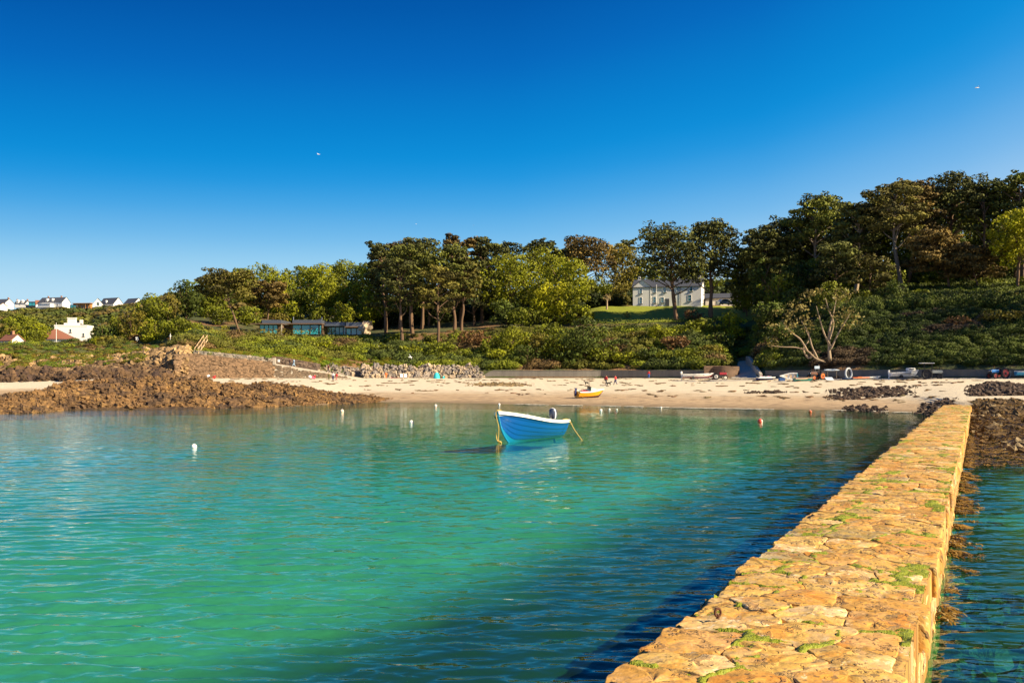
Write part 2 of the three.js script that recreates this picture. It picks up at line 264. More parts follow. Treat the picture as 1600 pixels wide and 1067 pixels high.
// ------------------------------------------------------------------ sea
const waves = []; { const r = mulberry(5); for (let i = 0; i < 66; i++) { const L = .17 * Math.pow(9, r() * r() + .12 * r()), a = Math.PI / 2 + .28 + (r() + r() + r() - 1.5) * .95; waves.push([6.283 / L * Math.cos(a), 6.283 / L * Math.sin(a), r() * 6.283, L]); } }
function seaHeight(x, z, d) {
  let h = 0; const calm = 1 - .45 * smooth(0, 30, x - .2 * d) , gust = .75 + .45 * n2(x * .06, z * .045), res = .012 * d + .10;
  for (const [kx, kz, p, L] of waves) { const w = clamp(L / res - .6); if (w > 0) { const c = Math.sin(kx * x + kz * z + p + .6 * n2(x * .2, z * .2)); h += w * L * .0086 * (c + .28 * c * c); } }
  return h * calm * gust;
}
{
  const dist = []; for (let d = 2.2; d < 185;) { dist.push(d); d += Math.max(.045, .0056 * d); }
  const cols = 330, back = [-120, -40, -10];
  M.sea = new THREE.MeshPhysicalMaterial({ color: new THREE.Color().setRGB(.215, .655, .49), roughness: .045, ior: 1.33, transmission: .985, thickness: 0, normalMap: scaled(waveTex, .22), normalScale: new THREE.Vector2(.3, .3) });
  struct('sea', sheet(cols, dist.length - 1, (i, j) => { const d = dist[j], x = lerp(-1, 1, i / cols) * (d * .78 + 9) + d * .02; return [x, seaHeight(x, -d, d), -d]; }, null, 1), M.sea);
}

// ------------------------------------------------------------------ the pier: s runs along it, t across from -1.01 to 1.01
function pierT(x, d) { return (x - PIER.o[0]) * PIER.dir[1] - d * PIER.dir[0]; }
function pierS(x, d) { return (x - PIER.o[0]) * PIER.dir[0] + d * PIER.dir[1]; }
const pierAt = (s, t) => [PIER.o[0] + s * PIER.dir[0] + t * PIER.dir[1], -(s * PIER.dir[1] - t * PIER.dir[0])];
function clipCell(poly, mx, my, nx, ny) {   // keep the side of the line through (mx, my) that lies against the normal
  const out = []; for (let i = 0; i < poly.length; i++) { const a = poly[i], b = poly[(i + 1) % poly.length], da = (a[0] - mx) * nx + (a[1] - my) * ny, db = (b[0] - mx) * nx + (b[1] - my) * ny; if (da <= 0) out.push(a); if (da * db < 0) { const t = da / (da - db); out.push([lerp(a[0], b[0], t), lerp(a[1], b[1], t)]); } }
  return out;
}
const pierRelief = (s, t) => .035 * fbm2(s * .45, t * .6, 3) - .05 * smooth(.3, 1.2, Math.abs(t - .1)) * .4;
const slabCells = [];
const pier = thing('stone_pier', 'long low pier of worn orange stone slabs running out to the beach', 'pier', [0, 0, 0]);
{
  const r = mulberry(303), seeds = [];
  let s = -4; while (s < 81) {
    const ds = lerp(.62, 1.35, smooth(12, 60, s)) * (.8 + .5 * r()), n = r() < .3 ? 4 : 3; let acc = 0; const wts = [...Array(n)].map(() => .6 + r()), tot = wts.reduce((a, b) => a + b);
    for (let i = 0; i < n; i++) { const w = wts[i] / tot; seeds.push([s + (r() - .5) * ds * .9 + ds / 2, -1.0 + 1.88 * (acc + w / 2) + (r() - .5) * .08]); acc += w; }
    s += ds;
  }
  for (const [cs, ct] of seeds) {
    if (cs < -3.6 || cs > 80.3) continue;
    const jl = -1.0 + (r() - .6) * .13, jr = .87 + (r() - .5) * .17; let poly = [[cs - 3, jl], [cs + 3, jl], [cs + 3, jr], [cs - 3, jr]];
    for (const [os, ot] of seeds) { if ((os === cs && ot === ct) || Math.abs(os - cs) > 5) continue; poly = clipCell(poly, (cs + os) / 2, (ct + ot) / 2, os - cs, ot - ct); if (poly.length < 3) break; }
    if (poly.length < 3) continue;
    const far = cs > 26, m = far ? 22 : 46, gap = far ? .003 : .002 + r() * r() * .016; let per = 0; const len = poly.map((p, i) => { const q = poly[(i + 1) % poly.length], l = Math.hypot(q[0] - p[0], q[1] - p[1]); per += l; return l; });
    let gs = 0, gt = 0; poly.forEach(p => { gs += p[0] / poly.length; gt += p[1] / poly.length; });
    const ring = []; for (let i = 0; i < m; i++) { let l = i / m * per, k = 0; while (l > len[k] && k < len.length - 1) l -= len[k++]; const p = poly[k], q = poly[(k + 1) % poly.length], f = l / len[k]; ring.push([lerp(p[0], q[0], f), lerp(p[1], q[1], f)]); }
    // shrink by the joint, round the corners, roughen the outline
    const sm = ring.map((p, i) => { const a = ring[(i + m - 1) % m], b = ring[(i + 1) % m]; let x = (p[0] * 2 + a[0] + b[0]) / 4, y = (p[1] * 2 + a[1] + b[1]) / 4; const dx = x - gs, dy = y - gt, l = Math.hypot(dx, dy) || 1, w = gap + .016 * Math.max(-.2, fbm2(x * 4 + 3, y * 4, 3)) + (Math.abs(p[1]) > .97 ? .03 * n2(x * 1.7, 5) : 0); return [x - dx / l * w, y - dy / l * w]; });
    const lift = (r() - .5) * .024, ts = (r() - .5) * .03, tt = (r() - .5) * .03, steps = far ? [[1.0, -.34], [1.0, -.014], [.975, -.002], [.6, .003], [0, .004]] : [[1.0, -.34], [1.0, -.018], [.988, -.005], [.96, -.001], [.8, .002], [.56, .003], [.3, .004], [0, .004]];
    const uo = r() * 9, vo = r() * 9, ua = r() * 6.28, pos = [], uv = [], idx = [];
    steps.forEach(([k, h], q) => { for (let i = 0; i <= m; i++) {
      const p = sm[i % m], S = gs + (p[0] - gs) * k, T = gt + (p[1] - gt) * k, [x, z] = pierAt(S, T);
      const y = PIER.top + h + (q ? lift + ts * (S - gs) + tt * (T - gt) + pierRelief(S, T) + .018 * fbm2(S * 3.1, T * 3.1, 4) - .02 * smooth(.25, .5, fbm2(S * 2.3 + 7, T * 2.3, 3)) + (far ? 0 : .006 * n2(S * 14, T * 14)) : 0);
      pos.push(x, y, z); const us = (S - gs) + (q < 2 ? h : 0), ut = T - gt; uv.push(us * Math.cos(ua) - ut * Math.sin(ua) + uo, us * Math.sin(ua) + ut * Math.cos(ua) + vo);
      if (q < steps.length - 1 && i < m) { const a = q * (m + 1) + i; idx.push(a, a + 1, a + m + 2, a, a + m + 2, a + m + 1); }
    } });
    const g = new THREE.BufferGeometry(); g.setAttribute('position', new THREE.Float32BufferAttribute(pos, 3)); g.setAttribute('uv', new THREE.Float32BufferAttribute(uv, 2)); g.setIndex(idx); g.computeVertexNormals();
    const q = r(); part('slab', g, q < .12 ? M.pierGrey : q < .34 ? M.pierRust : q < .55 ? M.pierPale : M.pier, pier);
    slabCells.push([gs, gt]);
  }
  // body of the pier: earth and mortar between the slabs
  part('core', sheet(30, 640, (i, j) => { const S = lerp(-4, 80.6, j / 640), t = lerp(-1, .885, i / 30), a = t < 0 ? Math.abs(t) : t / .885, T = a > .86 ? (t < 0 ? -.985 : .865) : t < 0 ? -a / .86 * .985 : a / .86 * .865; const [x, z] = pierAt(S, T + .02 * n2(S * 2, T * 3)); return [x, a > .9 ? lerp(.6, -1.3, (a - .9) / .1) : PIER.top - .012 + pierRelief(S, T) + .03 * fbm2(S * 2, T * 2, 4), z]; }, null, 1), M.mortar, pier);
  // courses of facing stones down both sides
  const shapes = [...Array(6)].map((_, k) => { const g = new THREE.IcosahedronGeometry(1, 2), p = g.attributes.position; for (let i = 0; i < p.count; i++) { const v = V3(p.getX(i), p.getY(i), p.getZ(i)), m = Math.max(Math.abs(v.x), Math.abs(v.y), Math.abs(v.z)); v.multiplyScalar(lerp(1, 1 / m, .84) * (.88 + .12 * n3(v.x * 1.6 + k * 7, v.y * 1.6, v.z * 1.6))); p.setXYZ(i, v.x * .5, v.y * .5, v.z * .5); } g.computeVertexNormals(); return g; });
  let count = 0; const rest = [], mt = new THREE.Matrix4(), qt = new THREE.Quaternion(), eu = new THREE.Euler();
  const yaw = Math.atan2(-PIER.dir[1], PIER.dir[0]);
  for (const side of [1, -1]) for (let row = 0; row < 4; row++) { let S = -3 + r(); while (S < 80) {
    const L = (.28 + r() * .4) * lerp(1, 1.7, smooth(20, 60, S)), h = .36, y = .62 - row * .34 + (r() - .5) * .05, [x, z] = pierAt(S + L / 2, side > 0 ? .70 + .03 * r() : -.90 - .04 * r());
    mt.compose(V3(x, y, z), qt.setFromEuler(eu.set((r() - .5) * .15, -yaw * 0 + Math.atan2(PIER.dir[1], PIER.dir[0]) , (r() - .5) * .12)), V3(L * .98, h * (.85 + .3 * r()), .34));
    if (side > 0 && row < 3 && S > 4 && count < 150) { const o = part('stone', shapes[Math.floor(r() * 6)], r() < .3 ? M.pierPale : r() < .5 ? M.pier : M.pierGrey, pier); o.applyMatrix4(mt); count++; } else rest.push(mt.clone());
    S += L;
  } }
  const im = new THREE.InstancedMesh(shapes[0], M.pierRust, rest.length); rest.forEach((m, i) => im.setMatrixAt(i, m)); im.name = 'facing_stones'; im.userData.kind = 'stuff'; pier.add(im);
}
// green algae: low cushions in the joints and over some slabs
{
  const grow = (S, T) => {
    let best = 9, sec = 9; for (const [a, b] of slabCells) { const ds = S - a; if (ds > 3 || ds < -3) continue; const q = Math.hypot(ds, T - b); if (q < best) { sec = best; best = q; } else if (q < sec) sec = q; }
    const joint = 1 - smooth(0, .16, sec - best), patch = fbm2(S * .42 + 40, T * .75, 4) + .14 * n2(S * 3.2, T * 3.2) + .1 * n2(S * 9, T * 9);
    return joint * .27 + patch * .66 + .12 * smooth(.3, .8, T) * smooth(10, 22, S) ;
  };
  const mk = (s0, s1, ns, nt) => sheet(nt, ns, (i, j) => { const S = lerp(s0, s1, j / ns), T = lerp(-.97, .86, i / nt), [x, z] = pierAt(S, T), g = grow(S, T); return [x, PIER.top - .06 + pierRelief(S, T) + clamp((g - .10) * .30, -.02, .07) + .012 * n2(S * 22, T * 22) + .008 * n2(S * 50, T * 50), z]; }, null, 1);
  tag(struct('algae', mk(5, 26, 560, 56), M.algae), 'bright green algae growing in the joints of the stone pier', null, null, 'stuff');
  tag(struct('algae', mk(26, 79, 420, 24), M.algae), 'far patches of yellow green algae along the stone pier', null, null, 'stuff');
}
// mooring ring
{
  const s = pierS(PX(1123, 8.55), 8.55), d = 8.6, x = PX(1122, d), y = .93, o = thing('mooring_ring', 'rusty iron mooring ring standing on a pier slab', 'mooring ring', [x, y, -d], .35);
  part('ring', new THREE.TorusGeometry(.034, .011, 10, 24).scale(.85, 1, 1).translate(0, .03, 0), M.rust, o);
  part('staple', plain([new THREE.TorusGeometry(.014, .007, 8, 14, Math.PI).rotateY(Math.PI / 2).translate(0, -.005, 0), cyl(.016, .012, .012, 0, -.022, 0)]), M.rust, o);
}
// brown wrack: fronds hung in tufts
function tuftGeo(seed, n, len, wid, spread) {
  const r = mulberry(seed), pos = [], idx = []; for (let k = 0; k < n; k++) { const a = r() * 6.283, l = len * (.5 + r()), w = wid * (.6 + .8 * r()), x0 = (r() - .5) * spread, z0 = (r() - .5) * spread, up = .25 + r() * .5, b = pos.length / 3; for (let q = 0; q < 4; q++) { const t = q / 3, ox = Math.cos(a) * l * t, oz = Math.sin(a) * l * t, y = up * l * (t - 1.3 * t * t) + .03 * r(); pos.push(x0 + ox - Math.sin(a) * w * (1 - t * .5), y, z0 + oz + Math.cos(a) * w * (1 - t * .5), x0 + ox + Math.sin(a) * w * (1 - t * .5), y + .02 * r(), z0 + oz - Math.cos(a) * w * (1 - t * .5)); if (q) { const o = b + q * 2; idx.push(o - 2, o - 1, o + 1, o - 2, o + 1, o); } } }
  const g = new THREE.BufferGeometry(); g.setAttribute('position', new THREE.Float32BufferAttribute(pos, 3)); g.setIndex(idx); g.computeVertexNormals(); return g;
}
function scatter(name, geo, mat, list, label) {   // list of [x, y, z, turn, sx, sy, sz, rgb?, tilt?]
  const im = new THREE.InstancedMesh(geo, mat, list.length), m = new THREE.Matrix4(), q = new THREE.Quaternion(), e = new THREE.Euler(), c = new THREE.Color();
  list.forEach(([x, y, z, t, sx, sy, sz, rgb, tx], i) => { im.setMatrixAt(i, m.compose(V3(x, y, z), q.setFromEuler(e.set(tx ?? 0, t, tx ? tx * .7 : 0)), V3(sx, sy ?? sx, sz ?? sx))); if (rgb) im.setColorAt(i, c.setRGB(...rgb)); });
  im.name = numbered(name); im.castShadow = im.receiveShadow = true; scene.add(im); return tag(im, label, null, null, 'stuff');
}
M.weedTint = std(1, 1, 1, { roughness: .45, side: THREE.DoubleSide });
{
  const r = mulberry(71), right = [], left = [], weed = () => { const k = .5 + r() * .9; return r() < .3 ? [.05 * k, .03 * k, .012 * k] : [.20 * k, .115 * k, .015 * k]; };
  for (let i = 0; i < 2600; i++) { const S = 13 + Math.pow(r(), .75) * 42, q = r(), bump = .12 + .95 * smooth(-.3, .6, n2(S * .55, 3)), T = .93 + q * q * .85 * bump * smooth(7, 16, S) * (1 - .3 * smooth(25, 50, S)), [x, z] = pierAt(S, T); if (n2(S * .9, T * .8 + 5) < .12 - .5 * smooth(34, 48, S)) continue; right.push([x, .03 - (T - .9) * .13 + (r() - .5) * .06, z, r() * 6.28, .6 + r() * .6, .5 + r() * .4, .6 + r() * .6, weed()]); }
  for (let i = 0; i < 520; i++) { const S = 8 + r() * 60; if (n2(S * .8, 17) < .35) continue; const [x, z] = pierAt(S, -1.08 - r() * r() * .5); left.push([x, .07 + (r() - .5) * .04, z, r() * 6.28, .5 + r() * .4, .5, .5 + r() * .4, weed()]); }
  const g = tuftGeo(4, 12, .11, .012, .16);
  scatter('seaweed', g, M.weedTint, right, 'golden brown wrack along the right foot of the pier');
  scatter('seaweed', g, M.weedTint, left, 'sparse brown wrack at the left foot of the pier');
  // rocks under weed to the right of the pier, between the water and the beach
  const rocks = [], fronds = []; for (let i = 0; i < 2400; i++) { const px = 1500 + r() * 420, d = 38 + r() * 44, x = PX(px, d), T = pierT(x, d); if (T < 1.1) continue; const gy = groundAt(x, d), s = .12 + r() * r() * .55, k = .45 + r() * .9; rocks.push([x, gy + .02, -d, r() * 6.28, s, s * .65, s, r() < .16 ? [.34 * k, .25 * k, .13 * k] : [.13 * k, .075 * k, .022 * k], r() * .5]); }
  for (let i = 0; i < 5200; i++) { const px = 1500 + r() * 400, d = 33 + r() * 42, x = PX(px, d); if (pierT(x, d) < 1.05) continue; fronds.push([x, Math.max(.02, groundAt(x, d) + .12 + r() * .12), -d, r() * 6.28, .9 + r() * .9, .8, .9 + r() * .9, weed()]); }
  M.rockTint = std(1, 1, 1, { map: scaled(rockTex, .5), bumpMap: scaled(grainBump, .7), bumpScale: .08, roughness: .9 });
  M.rockGeo = [...Array(5)].map((_, k) => { const g = new THREE.IcosahedronGeometry(1, 2), p = g.attributes.position; for (let i = 0; i < p.count; i++) { const v = V3(p.getX(i), p.getY(i), p.getZ(i)), a = n3(v.x * .9 + k * 9, v.y * .9, v.z * .9), b = 1 - 2 * Math.abs(n3(v.x * 1.7, v.y * 1.7 + k * 5, v.z * 1.7)); v.multiplyScalar(.72 + .42 * a + .30 * b); p.setXYZ(i, v.x, v.y, v.z); } const q = g.index ? g.toNonIndexed() : g; q.computeVertexNormals(); return q; });
  scatter('weedy_rocks', M.rockGeo[1], M.rockTint, rocks, 'weed covered stones on the shore right of the pier');
  scatter('seaweed', g, M.weedTint, fronds, 'brown wrack over the stones right of the pier');
  const sunk = []; for (let i = 0; i < 80; i++) { const S = 5 + r() * 14, T = 1.1 + r() * r() * 1.3, [x, z] = pierAt(S, T - .15), s = .10 + r() * r() * .4; sunk.push([x, -.5 + s * .3, z, r() * 6.28, s, s * .7, s, r() < .5 ? [.22, .17, .11] : [.12, .09, .05]]); }
  scatter('sunken_stones', M.rockGeo[2], M.rockTint, sunk, 'stones seen through the water beside the pier');
}

// ------------------------------------------------------------------ rocky reef on the left
const tab = (xs, ys) => x => { x = clamp(x, xs[0], xs[xs.length - 1]); let i = 0; while (i < xs.length - 2 && x > xs[i + 1]) i++; return lerp(ys[i], ys[i + 1], (x - xs[i]) / (xs[i + 1] - xs[i])); };
const RX = [-400, 0, 60, 105, 150, 250, 300, 312, 326, 345, 390, 412, 440, 470, 530, 575, 614];
const rF = tab(RX, [75, 80, 82, 89, 90, 90, 91, 91, 91, 92, 95, 97, 99, 102, 106, 112, 121]), rC = tab(RX, [90, 92, 97, 112, 116, 118, 120, 120, 120, 120, 121, 122, 123, 123, 121, 121, 124]);
const rE = tab(RX, [1.1, .95, 1.3, 2.0, 2.2, 2.4, 2.25, 2.75, 2.0, 1.6, 1.6, 1.85, 1.6, 1.25, .7, .5, .1]), rB = tab(RX, [110, 110, 122, 160, 165, 160, 152, 151, 150, 150, 149, 148, 148, 146, 138, 134, 128]), rEB = tab(RX, [-.6, -.6, -.4, .9, 1.5, 1.9, 1.8, 1.8, 1.8, 1.8, 1.8, 1.8, 1.7, 1.5, .7, .5, -.3]);
function reefAt(px, v) {   // v: 0 front foot, .5 crest, 1 back foot
  const f = rF(px), c = rC(px), b = rB(px), e = rE(px), q = v < .5 ? v / .5 : (v - .5) / .5, d = v < .5 ? lerp(f - 2.5, c, q) : lerp(c, b, q), x = PX(px, d);
  let y = v < .5 ? lerp(-.5, e, Math.pow(q, .72)) : lerp(e, rEB(px) - .3, q * q * (3 - 2 * q));
  const w = smooth(0, .15, v) * (1 - smooth(.75, 1, v)) * clamp(e / 1.2);
  y += w * (.5 * ridge(x * .16, 3, d * .16, 3) + .42 * ridge(x * .5, 9, d * .4, 3) - .2 + .14 * n3(x * 1.8, 2, d * 1.8));
  return [x, y, -d];
}
const rockHue = (x, y, z) => { const a = fbm2(x * .11, z * .11 + y * .3, 4), b = n2(x * 1.3, z * 1.3 + y); let c = [.22, .122, .046].map((q, i) => lerp(q, [.095, .055, .03][i], smooth(-.15, .35, a))); c = c.map((q, i) => lerp(q, [.33, .19, .06][i], smooth(.25, .75, b) * .6)); return c.map(q => q * (1 - .45 * (1 - smooth(.0, .35, y)))); };
struct('rocky_reef', sheet(620, 80, (i, j) => reefAt(lerp(-400, 614, i / 620), j / 80), rockHue, 1), M.rock);
{
  const r = mulberry(55), sets = [[], [], []];
  for (let i = 0; i < 9000; i++) { const px = i < 8200 ? -60 + r() * 672 : -400 + r() * 340, v = .06 + Math.pow(r(), 1.2) * .66, [x, y, z] = reefAt(px, v), s = (.16 + Math.pow(r(), 2.6) * .5) * clamp(rE(px) / 1.5, .45, 1), k = .75 + .5 * r(), c = rockHue(x + 3, y + .3, z); if (y < -.25) continue; sets[i % 3].push([x, y - s * .1, z, r() * 6.28, s, s * (.45 + .6 * r()), s * (.7 + .6 * r()), c.map(q => q * k), (r() - .5) * 1.1]); }
  sets.forEach((l, i) => scatter('reef_rocks', M.rockGeo[i], M.rockTint, l, ['jagged brown rocks of the reef at the left water edge', 'angular brown rocks scattered over the left reef', 'small brown rocks between the reef ledges'][i]));
}
// pale cliff and dark rocks behind the reef
const tan = (x, y, z) => { const a = fbm2(x * .13, z * .13 + y * .4, 4), pale = smooth(4.0, 5.8, y + a * 2.4); return [.13, .075, .036].map((q, i) => lerp(q, [.44, .29, .14][i], pale)).map(q => q * (.85 + .4 * n2(x * .7, z * .7 + y))); };
struct('sea_cliff', sheet(420, 60, (i, j) => {
  const px = lerp(-500, 296, i / 420), t = lerp(1.55, 6.05, j / 60), [d, e] = along(px, t), x = PX(px, d), w = smooth(1.55, 2.2, t) * (1 - smooth(5.2, 6.05, t)) * (1 - smooth(278, 296, px));
  return [x, e - .35 + w * (.75 + 1.0 * ridge(x * .14, e * .3, d * .14, 3) + .5 * ridge(x * .5, e * .8, d * .5, 3)), -d];
}, tan, 1), M.rock);
{
  const r = mulberry(56), a = [], b = [];
  for (let i = 0; i < 4200; i++) { const px = -80 + r() * 372, t = 1.7 + r() * 3.6, [d, e] = along(px, t), x = PX(px, d), s = .25 + Math.pow(r(), 2.8) * 1.3, k = .7 + .6 * r(); if (px > 266 && t < 2.1) continue; (r() < .5 ? a : b).push([x, e + .1, -d, r() * 6.28, s, s * (.6 + .5 * r()), s * .9, tan(x, e + .5, -d).map(q => Math.max(.03, q) * k), (r() - .5) * .9]); }
  scatter('cliff_rocks', M.rockGeo[3], M.rockTint, a, 'tan and brown rocks at the foot of the left cliff'); scatter('cliff_rocks', M.rockGeo[4], M.rockTint, b, 'broken ledges of the left cliff');
}
// dark rock patches on the sand: low ones in front of the boats, higher ones on the right
{
  const r = mulberry(57), bars = [['low dark rocks on the sand before the parked boats', 1290, 1436, 604, 616, 106, 135, .55, 420], ['dark rocks rising from the sand at the right edge', 1508, 1640, 592, 613, 92, 122, .95, 420], ['thin line of dark stones on the sand below the slipway', 1163, 1232, 600, 604, 128, 134, .45, 90], ['weedy stones where the pier meets the beach', 1425, 1500, 628, 634, 70, 90, .5, 170], ['flat brown rocks on the wet sand near the shore', 1305, 1390, 626, 634, 80, 92, .4, 130], ['sandy rocks on the middle of the beach', 725, 835, 598, 606, 170, 186, .7, 150]];
  for (const [label, x0, x1, , , d0, d1, size, n] of bars) { const l = []; for (let i = 0; i < n; i++) { const u = r(), px = lerp(x0, x1, u), d = lerp(d0, d1, r()), x = PX(px, d), env = Math.pow(Math.sin(Math.PI * clamp(px > 1600 ? .5 : u, .02, .98)), .6), s = size * (.25 + .75 * Math.pow(r(), 1.8)) * env, k = .6 + .8 * r(); l.push([x, groundAt(x, d) + .05, -d, r() * 6.28, s, s * (.5 + .4 * r()), s, label.startsWith('sandy') ? [.28 * k, .2 * k, .1 * k] : [.085 * k, .055 * k, .04 * k], (r() - .5) * .8]); } scatter('beach_rocks', M.rockGeo[Math.floor(r() * 5)], M.rockTint, l, label); }
  // strands of dried wrack along old tide lines
  const w = []; const lines = [[.55, 600], [.9, 900], [1.35, 1300], [1.75, 1500], [2.1, 1100], [2.4, 700]];
  for (const [e, n] of lines) for (let i = 0; i < n; i++) { const px = 300 + r() * 1280, k = keys(px), dens = n2(px * .035, e * 9) + .5 * n2(px * .15, e * 3); if (dens < .1 + .9 * r()) continue; const ee = e + .12 * n2(px * .03, e) + .08 * (r() - .5); let d = ee < k[1][1] ? lerp(k[0][0], k[1][0], ee / k[1][1]) : lerp(k[1][0], k[2][0], (ee - k[1][1]) / (k[2][1] - k[1][1])); if (d < k[0][0] + 1 || d > k[2][0] - 1 || (px < 620 && d < rB(px))) continue; const x = PX(px, d); w.push([x, groundAt(x, d) + .05, -d, r() * 6.28, .2 + r() * .4, .05 + .05 * r(), .1 + r() * .1, [.15 + .08 * r(), .09 + .04 * r(), .045], 0]); }
  scatter('dried_wrack', M.rockGeo[0], M.rockTint, w, 'dark strands of dried seaweed along the tide lines');
}
// a thin line of foam where the sea meets the sand
{ const r = mulberry(58), l = []; for (let i = 0; i < 420; i++) { const px = 800 + r() * 620; if (n2(px * .02, 2) < -.1) continue; const d = keys(px)[0][0] - .3 + (r() - .5) * .7, x = PX(px, d); l.push([x, .035, -d, r() * .4, .35 + r() * .5, .02, .10, [.75, .72, .66]]); } scatter('foam', M.rockGeo[2], M.rockTint, l, 'thin white line of foam where the sea meets the sand'); }
// ------------------------------------------------------------------ walls, slipways, revetment
// a wall whose face follows the bearing from px0 to px1; dist and top are functions of px
function wallGeo(px0, px1, n, dist, foot, top, thick) {
  const pos = [], uv = [], idx = [];
  for (let i = 0; i <= n; i++) { const px = lerp(px0, px1, i / n), d = dist(px), x = PX(px, d), b = PX(px, d + thick), f = foot(px), t = top(px); [[x, f, -d], [x, t, -d], [x, t, -d], [b, t, -d - thick], [b, t, -d - thick], [b, f, -d - thick]].forEach((p, q) => { pos.push(...p); uv.push(q < 2 || q > 3 ? x : x, q % 2 ? p[1] : p[2] + p[1]); }); if (i < n) for (const q of [0, 2, 4]) { const a = i * 6 + q; idx.push(a, a + 6, a + 7, a, a + 7, a + 1); } }
  const g = new THREE.BufferGeometry(); g.setAttribute('position', new THREE.Float32BufferAttribute(pos, 3)); g.setAttribute('uv', new THREE.Float32BufferAttribute(uv, 2)); g.setIndex(idx); g.computeVertexNormals(); return g;
}
const KD = (px, i) => keys(px)[i][0], KE = (px, i) => keys(px)[i][1];
const wallStones = (() => { const g = new THREE.IcosahedronGeometry(1, 1), p = g.attributes.position; for (let i = 0; i < p.count; i++) { const v = V3(p.getX(i), p.getY(i), p.getZ(i)), m = Math.max(Math.abs(v.x), Math.abs(v.y), Math.abs(v.z)); v.multiplyScalar(lerp(1, 1 / m, .6) * .5); p.setXYZ(i, v.x, v.y, v.z); } g.computeVertexNormals(); return g; })();
function faceStones(parent, px0, px1, dist, foot, top, size, n, seed, hue) {
  const r = mulberry(seed), im = new THREE.InstancedMesh(wallStones, M.rockTint, n), m = new THREE.Matrix4(), q = new THREE.Quaternion(), e = new THREE.Euler(), c = new THREE.Color(), ang = px => Math.atan2(dist(px + 4) - dist(px - 4), PX(px + 4, dist(px + 4)) - PX(px - 4, dist(px - 4)));
  for (let i = 0; i < n; i++) { const px = lerp(px0, px1, r()), d = dist(px), t = top(px), f = foot(px), y = lerp(f, t - .2, r()), w = size * (.6 + r()), k = .55 + .95 * r(); im.setMatrixAt(i, m.compose(V3(PX(px, d), y, -d - .12), q.setFromEuler(e.set((r() - .5) * .2, ang(px), (r() - .5) * .5)), V3(w, w * (.5 + .4 * r()), .55))); im.setColorAt(i, c.setRGB(hue[0] * k, hue[1] * k, hue[2] * k)); }
  im.name = 'facing_stones'; im.userData.kind = 'stuff'; im.castShadow = im.receiveShadow = true; parent.add(im);
}
